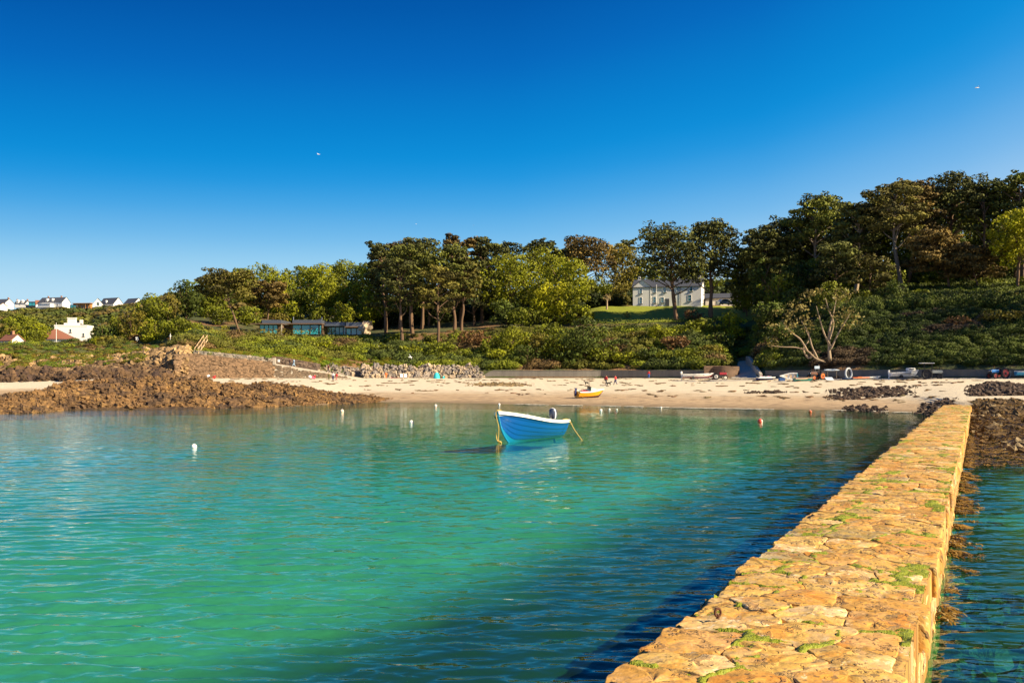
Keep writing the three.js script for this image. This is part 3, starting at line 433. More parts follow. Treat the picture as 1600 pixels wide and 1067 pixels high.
{
  const w = thing('sea_wall', 'high brown rubble stone sea wall behind the sand on the left', 'sea wall'), d = px => KD(px, 2) - .1, top = tab([272, 300, 427], [7.5, 7.75, 6.05]);
  part('wall', wallGeo(272, 427, 40, d, () => 1.8, top, .9), M.wallStone, w);
  faceStones(w, 272, 427, d, () => 2.2, top, .6, 1300, 91, [.19, .12, .07]);
  const p = thing('parapet_wall', 'grey stone parapet wall along the path above the sea wall', 'parapet wall'), pd = px => KD(px, 4) + .3, pt = tab([300, 427], [8.6, 7.1]);
  part('wall', wallGeo(302, 426, 24, pd, () => 5, pt, .6), M.concrete, p); faceStones(p, 302, 426, pd, () => 6, pt, .5, 260, 92, [.25, .21, .17]);
  const s = thing('slipway', 'pale concrete slipway sloping down from the sea wall to the sand', 'slipway'), sd = px => KD(px, 2) - .1, st = tab([427, 440, 567], [5.75, 5.5, 2.62]);
  part('ramp', wallGeo(427, 567, 30, sd, () => 1.6, st, 4.7), M.path, s); faceStones(s, 428, 540, px => sd(px) + .06, () => 2.2, px => st(px) - .3, .7, 420, 93, [.15, .11, .075]);
  part('post', bx(.6, 1.5, .6, PX(428.5, 213), 6.2, -212.9), M.path, s);
  const b = thing('retaining_wall', 'dark stone retaining wall behind the slipway', 'retaining wall'), bd = px => KD(px, 4) + .2, bt = tab([425, 440, 500], [7.4, 7.3, 5.8]);
  part('wall', wallGeo(425, 500, 20, bd, () => 3, bt, .8), M.brownStone, b); faceStones(b, 425, 500, bd, () => 3.6, bt, .6, 260, 94, [.14, .10, .075]);
  part('lifebuoy_cabinet', rbx(.5, .6, .2, .05, PX(434.5, 218), 6.4, -218.3), M.white, b);
  const low = thing('concrete_wall', 'long low grey wall along the back of the beach left of the slip road', 'beach wall'), ld = px => KD(px, 2) + .2, lt = px => KE(px, 3) + .02;
  part('wall', wallGeo(752, 1128, 60, ld, () => 1.8, lt, .6), M.concrete, low); part('coping', wallGeo(752, 1128, 60, px => ld(px) - .06, px => lt(px) + .003, px => lt(px) + .14, .72), M.concrete, low);
  const lo2 = thing('concrete_wall', 'low dark wall behind the parked boats and tractors on the right', 'beach wall');
  part('wall', wallGeo(1196, 1900, 60, ld, () => 1.8, lt, .6), M.concrete, lo2); part('coping', wallGeo(1196, 1900, 60, px => ld(px) - .06, px => lt(px) + .003, px => lt(px) + .12, .72), M.concrete, lo2);
  // slip road between the two walls
  struct('slip_road', sheet(10, 24, (i, j) => { const t = lerp(1.9, 5.2, j / 24), px = lerp(1143 + 10 * smooth(2, 5, t), 1184 - 10 * smooth(2.4, 5, t), i / 10), [d, e] = along(px, t); return [PX(px, d), e + .09, -d]; }, null, 1), M.path);
  const a = [PX(1187, 197), 2.4, -196.8], c = [PX(1166, 221), 0, -221], sw = thing('slip_road_wall', 'pale grey wing wall rising beside the slip road', 'wing wall');
  const dx = c[0] - a[0], dz = c[2] - a[2], L = Math.hypot(dx, dz), shape = new THREE.Shape([[0, 0], [L, 1.5], [L, 5.0], [L * .8, 4.9], [0, 1.1]].map(p => new THREE.Vector2(...p)));
  const wg = new THREE.ExtrudeGeometry(shape, { depth: .5, bevelEnabled: true, bevelSize: .04, bevelThickness: .04, bevelSegments: 1 }); wg.rotateY(-Math.atan2(dz, dx)).translate(a[0], a[1], a[2]); part('wall', wg, M.path, sw);
  const cv = thing('curved_wall', 'dark curved end wall between the red tractor and the slip road', 'curved wall');
  part('wall', new THREE.CylinderGeometry(3.0, 3.1, 2.9, 24, 1, false, -1.6, 2.9).translate(PX(1137, 206), 3.6, -208.6), M.brownStone, cv); part('back', bx(5.6, 2.4, .5, PX(1122, 207), 4.0, -207.6, .06), M.brownStone, cv);
}
{ // boulders of the revetment, each its own thing
  const r = mulberry(77), label = 'grey brown boulder of the rock armour behind the beach'; let n = 0;
  const protos = [0, 1, 2, 3].map(i => M.rockGeo[i]);
  for (let row = 0; row < 4; row++) for (let px = 486 + row * 1.5; px < 757 - row * 3; px += 4.6 + r() * 4.6) {
    if (px < 565 && row === 3) continue; if (px < 520 && row > 2) continue;
    const k = keys(px), base = px < 566 ? [k[4][0] + .4, k[4][1]] : [k[2][0] + .3, 2.6], rise = px < 566 ? .62 : .70, d = base[0] + row * (px < 566 ? .9 : 1.25), y = base[1] + .3 + row * rise + (r() - .5) * .3, s = .55 + r() * r() * .6;
    const o = new THREE.Mesh(protos[Math.floor(r() * 4)], M.boulder[Math.floor(r() * 4)]); o.name = numbered('boulder'); o.position.set(PX(px, d), y, -d); o.rotation.set(r() * .9, r() * 6.28, r() * .9); o.scale.set(s * (.9 + r() * .5), s * (.65 + r() * .4), s); o.castShadow = o.receiveShadow = true; scene.add(o);
    tag(o, label, 'boulder', 'boulders of the rock armour'); n++;
  }
}
// ------------------------------------------------------------------ lawns, paths and hedges
struct('lawn', sheet(60, 24, (i, j) => { const px = lerp(918, 1182, i / 60), t = lerp(7.12, 8.02, j / 24), [d, e] = along(px, t), x = PX(px, d); return [x, e + lump(x, -d, rough(t)) + .12, -d]; }, null, 1), M.lawn);
struct('terrace', sheet(50, 12, (i, j) => { const px = lerp(318, 585, i / 50), t = lerp(7.05, 7.8, j / 12), [d, e] = along(px, t), x = PX(px, d); return [x, e + lump(x, -d, rough(t)) + .1, -d]; }, null, 1), M.lawn);
function leafGeo(n, seed, size, squash = 1) {   // a unit cushion of leaves
  const r = mulberry(seed), pos = [], nor = [], col = [], idx = [];
  for (let i = 0; i < n; i++) leafAt(r, pos, nor, col, idx, 0, 0, 0, 1, squash, 1, size, 1.0, .55);
  return finish(pos, nor, col, idx);
}
function finish(pos, nor, col, idx) { const g = new THREE.BufferGeometry(); g.setAttribute('position', new THREE.Float32BufferAttribute(pos, 3)); g.setAttribute('normal', new THREE.Float32BufferAttribute(nor, 3)); g.setAttribute('color', new THREE.Float32BufferAttribute(col, 3)); g.setIndex(idx); return g; }
const _a = V3(), _b = V3(), _n = V3(), _f = V3();
function leafAt(r, pos, nor, col, idx, cx, cy, cz, rx, ry, rz, size, tone, inner, flat = 0) {
  const u = r() * 2 - 1, a = r() * 6.2832, q = Math.sqrt(1 - u * u), rad = Math.pow(inner + (1 - inner) * r(), .8);
  _n.set(q * Math.cos(a), u, q * Math.sin(a)); const x = cx + _n.x * rx * rad, y = cy + _n.y * ry * rad, z = cz + _n.z * rz * rad;
  _n.set(_n.x / rx, _n.y / ry, _n.z / rz).normalize();
  _f.set(r() - .5, (r() - .5) * (1 - flat) + flat * .8, r() - .5).normalize().multiplyScalar(1.1).add(_n).normalize();
  _a.set(r() - .5, r() - .5, r() - .5).cross(_f).normalize(); _b.crossVectors(_f, _a);
  const s = size * (.6 + .8 * r()), w = s * (.5 + .4 * r()), k = tone * (.75 + .5 * r()), o = pos.length / 3;
  pos.push(x - _a.x * s, y - _a.y * s, z - _a.z * s, x - _b.x * w, y - _b.y * w, z - _b.z * w, x + _a.x * s, y + _a.y * s, z + _a.z * s, x + _b.x * w, y + _b.y * w, z + _b.z * w);
  const nn = _f.multiplyScalar(.55).addScaledVector(_n, .6).normalize(); for (let i = 0; i < 4; i++) { nor.push(nn.x, nn.y, nn.z); col.push(k, k * (.96 + .08 * r()), k); }
  idx.push(o, o + 1, o + 2, o, o + 2, o + 3);
}
// undergrowth over the banks: one mass of leafy cushions
{
  const r = mulberry(88), lists = [[], [], []], cush = leafGeo(400, 3, .105, .75), far = leafGeo(260, 4, .155, .7);
  M.cushion = leaf(1, 1, 1);
  const hue = (x, z, px) => { const n = fbm2(x * .035 + 4, z * .035, 3), k = .7 + .7 * r(), right = smooth(1150, 1300, px); const e2 = n2(x * .3, z * .3) * .08; let c = n + e2 > .36 ? [.17, .11, .04] : n + e2 > .05 ? [.14, .14, .018] : n + e2 > -.2 ? [.18, .205, .012] : [.085, .11, .018]; if (right > .5) c = n + e2 > .33 ? [.11, .075, .04] : n > 0 ? [.05, .075, .010] : [.075, .10, .012]; return c.map(q => q * k); };  // right bank: dark ivy, with part of its shade put into the colour
  for (let i = 0; i < 19000; i++) {
    const px = 270 + r() * 1400, t = 5.0 + r() * (px > 900 && px < 1190 ? 1.85 : px < 600 ? (px > 385 ? 1.72 : 1.85) : 2.1), [d, e] = along(px, t); if (px > 1140 && px < 1184 && t < 5.6) continue;
    const x = PX(px, d), lowPart = t < 5.5 && px < 620, s = (.42 + Math.pow(r(), 3) * 1.9) * (lowPart ? .5 : 1) * (t > 6.75 ? .55 : 1) * (px > 1195 ? .62 : .82);
    if (px < 1150 && fbm2(x * .035 + 4, -(-d) * .035 * 1, 3) > .27 && r() < .8) continue; lists[0].push([x, e + lump(x, -d, rough(t)) + s * .12, -d, r() * 6.28, s * 1.25, s, s * 1.25, lowPart ? [.2, .21, .012].map(q => q * (.7 + .5 * r())) : hue(x, -d, px)]);
  }
  for (let i = 0; i < 2200; i++) { const px = -120 + r() * 345, t = 3.5 + r() * 1.9, [d, e] = along(px, t), x = PX(px, d), s = .5 + r() * .7; if (n2(px * .02, t * .7) < -.15 + (5 - t) * .2) continue; lists[1].push([x, e + .75 + s * .2, -d, r() * 6.28, s * 1.3, s * .7, s * 1.3, [.2, .2, .018].map(q => q * (.6 + .7 * r()))]); }
  for (let i = 0; i < 2600; i++) { const px = -120 + r() * 410, t = 4.6 + r() * 4.2, [d, e] = along(px, t); if (t < 5.4 && px > 130 && r() < .7) continue; if (px > 250 && px < 300 && t < 7 && r() < .75) continue; const x = PX(px, d), s = (t < 7 ? .6 : 1.1) * (.5 + r() * 1.1); lists[1].push([x, e + lump(x, -d, rough(t)) + s * .1, -d, r() * 6.28, s * 1.3, s * (t < 7 ? .7 : .9), s * 1.3, t < 6.9 ? [.17, .18, .02].map(q => q * (.6 + .7 * r())) : hue(x, -d, px)]); }
  for (let i = 0; i < 5200; i++) { const px = -160 + r() * 620, d = 330 + Math.pow(r(), .8) * 440; if (px > 48 && px < 165 && d < 408) continue; if (px > 100 && px < 205 && d > 650) continue; const x = PX(px, d), e = groundAt(x, d), s = (1.6 + Math.pow(r(), 2) * 3.2) * (d > 700 ? .5 : 1), n = fbm2(x * .012, d * .012, 3), k = .75 + .6 * r(), c = n > .18 ? [.16, .12, .03] : n > -.05 ? [.13, .135, .018] : [.08, .10, .016]; lists[2].push([x, e + s * .15, -d, r() * 6.28, s * 1.4, s * .95, s * 1.4, c.map(q => q * k)]); }
  scatter('undergrowth', cush, M.cushion, lists[0], 'tangled green and brown undergrowth on the bank behind the beach');
  scatter('undergrowth', cush, M.cushion, lists[1], 'green and yellow scrub on top of the left cliff');
  scatter('hillside_scrub', far, M.cushion, lists[2], 'olive green scrub over the far hillside on the left');
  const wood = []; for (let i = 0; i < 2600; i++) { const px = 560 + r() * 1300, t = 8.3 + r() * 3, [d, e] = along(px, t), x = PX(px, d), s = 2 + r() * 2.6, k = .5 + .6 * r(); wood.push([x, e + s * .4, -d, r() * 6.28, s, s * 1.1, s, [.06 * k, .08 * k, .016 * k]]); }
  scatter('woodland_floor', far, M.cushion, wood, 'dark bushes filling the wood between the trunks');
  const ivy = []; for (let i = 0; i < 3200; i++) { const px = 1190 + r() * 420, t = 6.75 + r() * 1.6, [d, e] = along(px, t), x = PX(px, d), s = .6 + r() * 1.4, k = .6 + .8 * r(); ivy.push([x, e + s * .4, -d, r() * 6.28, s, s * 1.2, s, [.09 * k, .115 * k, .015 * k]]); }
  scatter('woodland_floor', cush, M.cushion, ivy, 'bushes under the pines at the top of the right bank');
}
// ------------------------------------------------------------------ trees
function treeThing(name, label, category, px, d, group) { const x = PX(px, d), y = groundAt(x, d) - .25; return thing(name, label, category, [x, y, -d], 0, group); }
function blobsToGeo(r, blobs, perArea, size, inner, flat, cap) {
  const pos = [], nor = [], col = [], idx = []; let areas = blobs.map(b => Math.pow((Math.pow(b[3] * b[4], 1.6) + Math.pow(b[3] * b[5], 1.6) + Math.pow(b[4] * b[5], 1.6)) / 3, 1 / 1.6)), tot = areas.reduce((a, b) => a + b, 0), k = Math.min(1, cap / (tot * perArea));
  blobs.forEach((b, i) => { const n = Math.round(areas[i] * perArea * k), tone = b[6] ?? (.8 + .4 * r()); for (let q = 0; q < n; q++) leafAt(r, pos, nor, col, idx, b[0], b[1], b[2], b[3], b[4], b[5], size, tone, inner, flat); });
  return finish(pos, nor, col, idx);
}
// broadleaf tree: px, distance, top py, crown width in px; foot = share of the height without leaves
function broadleaf({ px, d, top, w, mat = 'mid', label, group, foot = .18, seed, bark = M.bark, name = 'broadleaf_tree', category = 'tree', dense = 1, size = .34, squash = 1 }) {
  const r = mulberry(seed ?? Math.round(px * 13 + d * 7 + top)), o = treeThing(name, label, category, px, d, group), H = Math.max(2, PY(top, d) - o.position.y), W = w / F * d / 2, y0 = H * foot, blobs = [];
  const n = Math.round(clamp(W * H * .16, 9, 26)); const cy = (y0 + H) / 2, ry = (H - y0) / 2;
  for (let i = 0; i < n; i++) { const u = r() * 2 - 1, a = r() * 6.28, q = Math.sqrt(1 - u * u), k = .35 + .42 * r(), br = W * (.30 + .20 * r()); let y = cy + u * ry * .74; blobs.push([q * Math.cos(a) * W * k * 1.12, y, q * Math.sin(a) * W * k * 1.0, br, Math.min(br * (.8 + .25 * r()) * squash, ry * .5), br, .6 + .7 * r()]); }
  blobs.push([0, cy, 0, W * .62, ry * .74, W * .62, .8]);
  for (let i = 0; i < n * 2; i++) { const u = r() * 1.7 - .7, a = r() * 6.28, q = Math.sqrt(Math.max(0, 1 - u * u)), br = W * (.10 + .12 * r()); blobs.push([q * Math.cos(a) * W * .88, cy + u * ry * .9, q * Math.sin(a) * W * .88, br, br * .8, br, .75 + .55 * r()]); }
  const sway = (r() - .5) * W * .3, trunk = [limb([[0, -.6, 0], [sway * .3, y0 * .6 + .5, 0], [sway, cy, sway * .3], [sway * .6, H * .82, 0]], Math.max(.12, H * .022), H * .006)];
  for (let i = 0; i < 5; i++) { const a = r() * 6.28, y = lerp(y0 * .7, cy, r()); trunk.push(limb([[sway * .5, y, 0], [Math.cos(a) * W * .35 + sway * .5, y + ry * .4, Math.sin(a) * W * .35], [Math.cos(a) * W * .7, y + ry * (.6 + .4 * r()), Math.sin(a) * W * .7]], H * .011, H * .003, 5)); }
  part('trunk', plain(trunk), bark, o);
  part('crown', blobsToGeo(r, blobs, 42 * dense, size * .84 * Math.sqrt(d / 270), .68, 0, 5900), LEAF[mat], o); return o;
}
// pine: flattened pads of needles on crooked limbs
function pine({ px, d, top, w, mat = 'dark', label, group, clear = .45, lean = 0, bend = 0, foot, pads, seed, bark = M.bark, thick = 1, flatTop = .8, fork, dense = 1, footPx }) {
  const r = mulberry(seed ?? Math.round(px * 17 + d * 3 + top)), o = treeThing('pine_tree', label, 'pine tree', footPx ?? px, d, group), H = Math.max(3, PY(top, d) - o.position.y), W = w / F * d / 2, off = PX(px, d) - o.position.x, y0 = H * clear, blobs = [], tr = [];
  const stem = t => V3(off * Math.pow(t, 1.2) + bend * W * Math.sin(t * 3.14), H * t, lean * W * t + .25 * Math.sin(t * 7 + px));
  tr.push(limb([0, .15, .3, .45, .6, .75, .9].map(t => stem(t).add(V3((r() - .5) * H * .02, t ? 0 : -.7, 0))), Math.max(.22, H * .021 * thick), .07, 9, 26));
  const n = Math.round((pads ?? clamp(W * 2.6, 9, 26)) * 1.3);
  for (let i = 0; i < n; i++) {
    const t = i / (n - 1), y = lerp(y0 + (H - y0) * .1, H * .95, Math.pow(t, .8)), q = (y - y0) / (H - y0), env = W * Math.sqrt(Math.max(.05, 1 - Math.pow(Math.abs((q - .45) / .62), 2.2))) * (q > .5 ? lerp(1, flatTop, (q - .5) * 2) : 1), a = i * 2.4 + r() * 1.2, k = .25 + .65 * Math.sqrt(r()), s = stem(Math.min(.97, y / H)), x = s.x + Math.cos(a) * env * k, z = s.z + Math.sin(a) * env * k, br = W * (.32 + .18 * r()) * (q > .8 ? 1.05 : 1), h = br * (.25 + .14 * r()), tone = .45 + .9 * r();
    blobs.push([x, y, z, br, h, br * .95, tone]);
    for (let b = 0; b < 5; b++) { const aa = r() * 6.28, rr = br * (.5 + .6 * r()), bb = br * (.24 + .24 * r()); blobs.push([x + Math.cos(aa) * rr, y + (r() - .35) * h * 2.0, z + Math.sin(aa) * rr, bb, bb * .42, bb, tone * (.8 + .4 * r())]); }
    const s0 = stem(clamp(y / H - .10 - .12 * r() * k, .2, .9)); tr.push(limb([s0, V3(lerp(s0.x, x, .55) + (r() - .5) * W * .12, lerp(s0.y, y, .35 + .3 * r()), lerp(s0.z, z, .55)), V3(x, y - h * .3, z)], Math.max(.06, H * .0075 * thick), .03, 5));
  }
  part('trunk', plain(tr), bark, o); part('crown', blobsToGeo(r, blobs, 56 * dense, .30 * Math.sqrt(d / 250), .62, .3, px > 1640 ? 2500 : w > 80 && d < 257 ? 9000 : 6000), PINE[mat], o); return o;
}
// --- far left hillside and the wood behind the glass pavilion
const B = broadleaf, P = pine;
B({ px: 205, d: 262, top: 478, w: 46, mat: 'olive', label: 'olive green bushy tree left of the road sign on the cliff', foot: .05 });
B({ px: 238, d: 275, top: 463, w: 62, mat: 'mid', label: 'rounded green tree on the slope above the white post', foot: .05 });
B({ px: 262, d: 292, top: 455, w: 44, mat: 'olive', label: 'olive tree just left of the dark round tree', foot: .05 });
B({ px: 290, d: 300, top: 438, w: 62, mat: 'deep', label: 'dark round tree standing up left of the leaning umbrella pine', foot: .08 });
B({ px: 186, d: 268, top: 494, w: 44, mat: 'mid', label: 'low dark tree beside the white villa', foot: .03 });
B({ px: 160, d: 262, top: 508, w: 46, mat: 'deep', label: 'low clipped looking bush right of the villa roof', foot: .02, name: 'bush', category: 'bush' });
B({ px: 150, d: 256, top: 527, w: 34, mat: 'bright', label: 'small bright bush on the cliff top right of the tiled roof', foot: .02, name: 'bush', category: 'bush' });
B({ px: 172, d: 257, top: 525, w: 46, mat: 'olive', label: 'long rounded brownish bush on the cliff top', foot: .02, name: 'bush', category: 'bush' });
B({ px: 212, d: 254, top: 532, w: 26, mat: 'brown', label: 'brown bush below the white road sign', foot: .02, name: 'bush', category: 'bush' });
B({ px: 45, d: 330, top: 503, w: 60, mat: 'bright', label: 'bright rounded tree in the valley left of the white villa', foot: .03, name: 'broadleaf_tree' });
B({ px: 18, d: 345, top: 512, w: 44, mat: 'olive', label: 'brownish tree behind the small white cottage', foot: .03 });
B({ px: 48, d: 318, top: 515, w: 36, mat: 'mid', label: 'green tree touching the left edge of the tiled roof', foot: .03 });
B({ px: 30, d: 420, top: 492, w: 60, mat: 'mid', label: 'green tree in the middle of the left hillside', foot: .03 });
B({ px: 240, d: 250, top: 498, w: 50, mat: 'bright', label: 'bright bush on the slope behind the pale rocks', foot: .02, name: 'bush', category: 'bush' });
B({ px: 282, d: 243, top: 497, w: 68, mat: 'mid', label: 'wide bush that takes the shadow of the umbrella pine', foot: .02, name: 'bush', category: 'bush' });
B({ px: 302, d: 238, top: 520, w: 40, mat: 'bright', label: 'bright bush beside the top of the wooden stair', foot: .02, name: 'bush', category: 'bush' });
const SHADE = { mid: 'mid green', deep: 'dark green', bright: 'bright green', olive: 'olive green', yellow: 'yellow green' };
const back = (px, d, top, w, mat) => B({ px, d, top, w, mat, label: SHADE[mat] + ' leafy tree in the wood behind the glass pavilion', group: 'trees of the wood behind the glass pavilion', foot: .1 });
back(325, 318, 446, 60, 'mid'); back(345, 335, 428, 62, 'deep'); back(378, 345, 418, 60, 'mid'); back(408, 350, 409, 66, 'mid'); back(440, 345, 416, 58, 'bright'); back(470, 352, 414, 62, 'mid'); back(500, 340, 412, 60, 'bright'); back(535, 345, 405, 66, 'mid'); back(568, 340, 408, 58, 'deep'); back(425, 318, 440, 50, 'yellow'); back(470, 312, 440, 52, 'mid'); back(512, 305, 430, 64, 'bright'); back(552, 305, 432, 56, 'mid'); back(455, 292, 470, 40, 'bright'); back(540, 290, 470, 52, 'bright'); back(385, 300, 480, 52, 'mid'); back(340, 292, 478, 50, 'mid'); back(500, 286, 478, 44, 'mid'); back(575, 292, 455, 50, 'bright'); back(430, 288, 486, 40, 'olive');
P({ px: 351, d: 266, top: 423, w: 84, mat: 'olive', footPx: 376, clear: .55, bend: -.18, label: 'leaning umbrella pine with a bent bare trunk on the terrace edge', flatTop: 1, pads: 15, dense: 1.25 });
P({ px: 422, d: 278, top: 438, w: 56, mat: 'brown', footPx: 416, clear: .5, label: 'smaller umbrella pine behind the left end of the pavilion', flatTop: 1, pads: 12, dense: 1.2 });
// --- the pine grove right of the pavilion
P({ px: 622, d: 247, top: 400, w: 62, mat: 'dark', footPx: 627, clear: .42, label: 'tall pine with a straight bare trunk low on the bank, left of the grove' });
P({ px: 640, d: 262, top: 380, w: 80, mat: 'green', footPx: 643, clear: .42, thick: 1.3, label: 'thick trunked pine in the middle of the grove' });
P({ px: 592, d: 280, top: 377, w: 48, mat: 'dark', footPx: 604, clear: .62, label: 'pine with a small separate crown at the left top of the grove' });
P({ px: 625, d: 290, top: 374, w: 70, mat: 'brown', label: 'rounded pine at the back left of the grove', clear: .5 });
P({ px: 660, d: 285, top: 371, w: 66, mat: 'dark', label: 'dark pine at the back of the grove', clear: .5 });
P({ px: 684, d: 246, top: 416, w: 66, mat: 'olive', footPx: 684, clear: .40, label: 'pine with a slender straight trunk standing in front of the grove', pads: 13 });
P({ px: 706, d: 262, top: 382, w: 84, mat: 'green', footPx: 710, clear: .36, label: 'broad pine above the two close trunks on the right of the grove' });
P({ px: 726, d: 262, top: 400, w: 60, mat: 'olive', footPx: 722, clear: .42, label: 'pine with a curved trunk at the right end of the grove' });
P({ px: 720, d: 292, top: 364, w: 64, mat: 'brown', label: 'highest rounded pine above the grove', clear: .5 });
P({ px: 752, d: 292, top: 368, w: 54, mat: 'dark', label: 'dark pine on the skyline right of the highest pine', clear: .5 });
P({ px: 790, d: 300, top: 376, w: 66, mat: 'dark', label: 'low dark pine on the skyline above the pale green tree', clear: .4 });
P({ px: 845, d: 310, top: 373, w: 60, mat: 'dark', label: 'flat topped pine on the skyline left of the big branching pine', clear: .4 });
P({ px: 602, d: 268, top: 418, w: 52, mat: 'dark', label: 'dark pine crown hanging over the right end of the pavilion', clear: .3 });
P({ px: 605, d: 296, top: 395, w: 60, mat: 'dark', label: 'dark pine filling the left back of the grove', clear: .3 });
P({ px: 740, d: 285, top: 405, w: 62, mat: 'dark', label: 'dark pine behind the right trunks of the grove', clear: .25 });
P({ px: 670, d: 292, top: 410, w: 100, mat: 'dark', label: 'wide dark pine deep inside the grove', clear: .25 });
B({ px: 650, d: 300, top: 440, w: 120, mat: 'deep', label: 'dark leafy tree in the shade behind the grove trunks', foot: .05 });
B({ px: 580, d: 300, top: 410, w: 50, mat: 'bright', label: 'bright tree at the left edge of the pine grove', foot: .1 });
B({ px: 800, d: 282, top: 398, w: 108, mat: 'bright', label: 'big spreading bright green tree right of the grove', foot: .12 });
B({ px: 845, d: 292, top: 388, w: 100, mat: 'bright', label: 'tallest pale green tree between the grove and the lawn', foot: .12 });
B({ px: 885, d: 276, top: 404, w: 86, mat: 'bright', label: 'bright green tree at the left end of the lawn', foot: .1 });
B({ px: 868, d: 264, top: 440, w: 74, mat: 'yellow', label: 'sunlit yellow green tree in front of the pale green trees', foot: .06 });
B({ px: 775, d: 300, top: 420, w: 60, mat: 'deep', label: 'shaded tree behind the big spreading bright tree', foot: .05 });
B({ px: 790, d: 268, top: 470, w: 60, mat: 'deep', label: 'dark tree under the big spreading bright tree', foot: .05 });
B({ px: 828, d: 262, top: 480, w: 70, mat: 'mid', label: 'low leafy tree at the bank top below the bright trees', foot: .05 });
B({ px: 904, d: 258, top: 478, w: 56, mat: 'bright', label: 'low bright tree beside the steps at the lawn edge', foot: .04 });
// --- around the white house
P({ px: 915, d: 305, top: 371, w: 84, mat: 'brown', clear: .5, thick: 1.2, bark: M.barkGrey, label: 'big pine with pale branching limbs behind the lawn' });
P({ px: 972, d: 330, top: 374, w: 40, mat: 'dark', clear: .5, label: 'small dark pine on the skyline left of the house pines' });
P({ px: 885, d: 312, top: 388, w: 60, mat: 'dark', clear: .4, label: 'dark pine behind the pale green trees' });
B({ px: 965, d: 318, top: 383, w: 80, mat: 'olive', label: 'olive tree on the slope behind the left end of the white house', foot: .1 });
B({ px: 930, d: 306, top: 430, w: 60, mat: 'mid', label: 'green tree behind the cordyline', foot: .1 });
B({ px: 968, d: 300, top: 440, w: 40, mat: 'olive', label: 'slim olive tree beside the left wall of the white house', foot: .06 });
B({ px: 1010, d: 322, top: 405, w: 80, mat: 'bright', label: 'bright tree behind the roof of the white house', foot: .1 });
B({ px: 1085, d: 325, top: 410, w: 90, mat: 'mid', label: 'green tree behind the right part of the white house', foot: .1 });
P({ px: 1040, d: 254, top: 352, w: 104, mat: 'dark', footPx: 1057, clear: .36, thick: 1.25, label: 'large dark pine in front of the white house', pads: 34, dense: 1.3, bark: M.bark });
P({ px: 1114, d: 256, top: 343, w: 84, mat: 'dark', footPx: 1110, clear: .36, thick: 1.15, label: 'tall pine at the right corner of the white house', pads: 30, dense: 1.2, flatTop: .6 });
B({ px: 1162, d: 272, top: 394, w: 56, mat: 'yellow', label: 'yellow green tree between the house pine and the right wood', foot: .12 });
B({ px: 1168, d: 262, top: 440, w: 54, mat: 'mid', label: 'leafy tree over the parked cars', foot: .12 });
// --- the wood on the right
P({ px: 1192, d: 250, top: 356, w: 84, mat: 'dark', clear: .45, thick: 1.1, bend: .12, label: 'dark pine with a forked trunk at the left of the right wood' });
P({ px: 1238, d: 258, top: 338, w: 84, mat: 'dark', clear: .45, label: 'dark pine on the rising skyline' });
P({ px: 1282, d: 248, top: 303, w: 92, mat: 'green', clear: .5, bend: -.15, bark: M.barkGrey, label: 'pine with pale limbs at the first skyline peak' });
P({ px: 1335, d: 232, top: 312, w: 84, mat: 'dark', clear: .45, bend: .2, thick: 1.2, bark: M.barkPale, label: 'pine with a pale twisted trunk' });
P({ px: 1400, d: 225, top: 279, w: 90, mat: 'olive', footPx: 1412, clear: .5, thick: 1.1, bend: -.2, bark: M.barkGrey, label: 'tall pine with two curved trunks above the ivy bank' });
P({ px: 1432, d: 236, top: 278, w: 80, mat: 'brown', footPx: 1418, clear: .5, bend: .15, label: 'brownish pine next to the tall curved pine' });
P({ px: 1490, d: 240, top: 270, w: 110, mat: 'dark', footPx: 1484, clear: .5, thick: 1.3, label: 'great dark pine at the top of the skyline' });
P({ px: 1538, d: 232, top: 279, w: 76, mat: 'dark', clear: .45, label: 'dark pine right of the great pine' });
P({ px: 1596, d: 228, top: 266, w: 84, mat: 'green', clear: .5, label: 'pine at the right edge of the picture' });
P({ px: 1450, d: 218, top: 365, w: 92, mat: 'brown', footPx: 1486, clear: .35, bend: .1, label: 'lower brownish pine pad under the great pine' });
P({ px: 1515, d: 216, top: 385, w: 100, mat: 'brown', footPx: 1530, clear: .35, label: 'spreading brown pine over the right bank' });
P({ px: 1360, d: 216, top: 400, w: 70, mat: 'olive', clear: .35, label: 'sparse brown pine left of the ivy bank' });
P({ px: 1308, d: 222, top: 380, w: 74, mat: 'dark', clear: .35, label: 'dark pine above the pale bare limbed tree' });
P({ px: 1370, d: 250, top: 306, w: 70, mat: 'dark', clear: .3, label: 'dark pine between the twisted pine and the tall curved pine' });
for (const [px, d, top, w] of [[1690, 190, 285, 110], [1760, 178, 270, 120], [1830, 168, 250, 130], [1900, 172, 260, 130], [1745, 205, 255, 110], [1985, 165, 270, 140], [1890, 150, 190, 150], [1990, 146, 190, 160]]) P({ px, d, top, w, mat: 'dark', clear: .25, label: 'dark pine on the wooded slope beyond the right edge', group: 'pines beyond the right edge' });
P({ px: 1660, d: 225, top: 262, w: 90, mat: 'dark', clear: .4, label: 'dark pine just past the right edge' });
const under = (px, d, top, w, mat, foot = .05) => B({ px, d, top, w, mat, label: SHADE[mat] + ' leafy tree growing under the pines on the right hill', group: 'leafy trees under the right pines', foot });
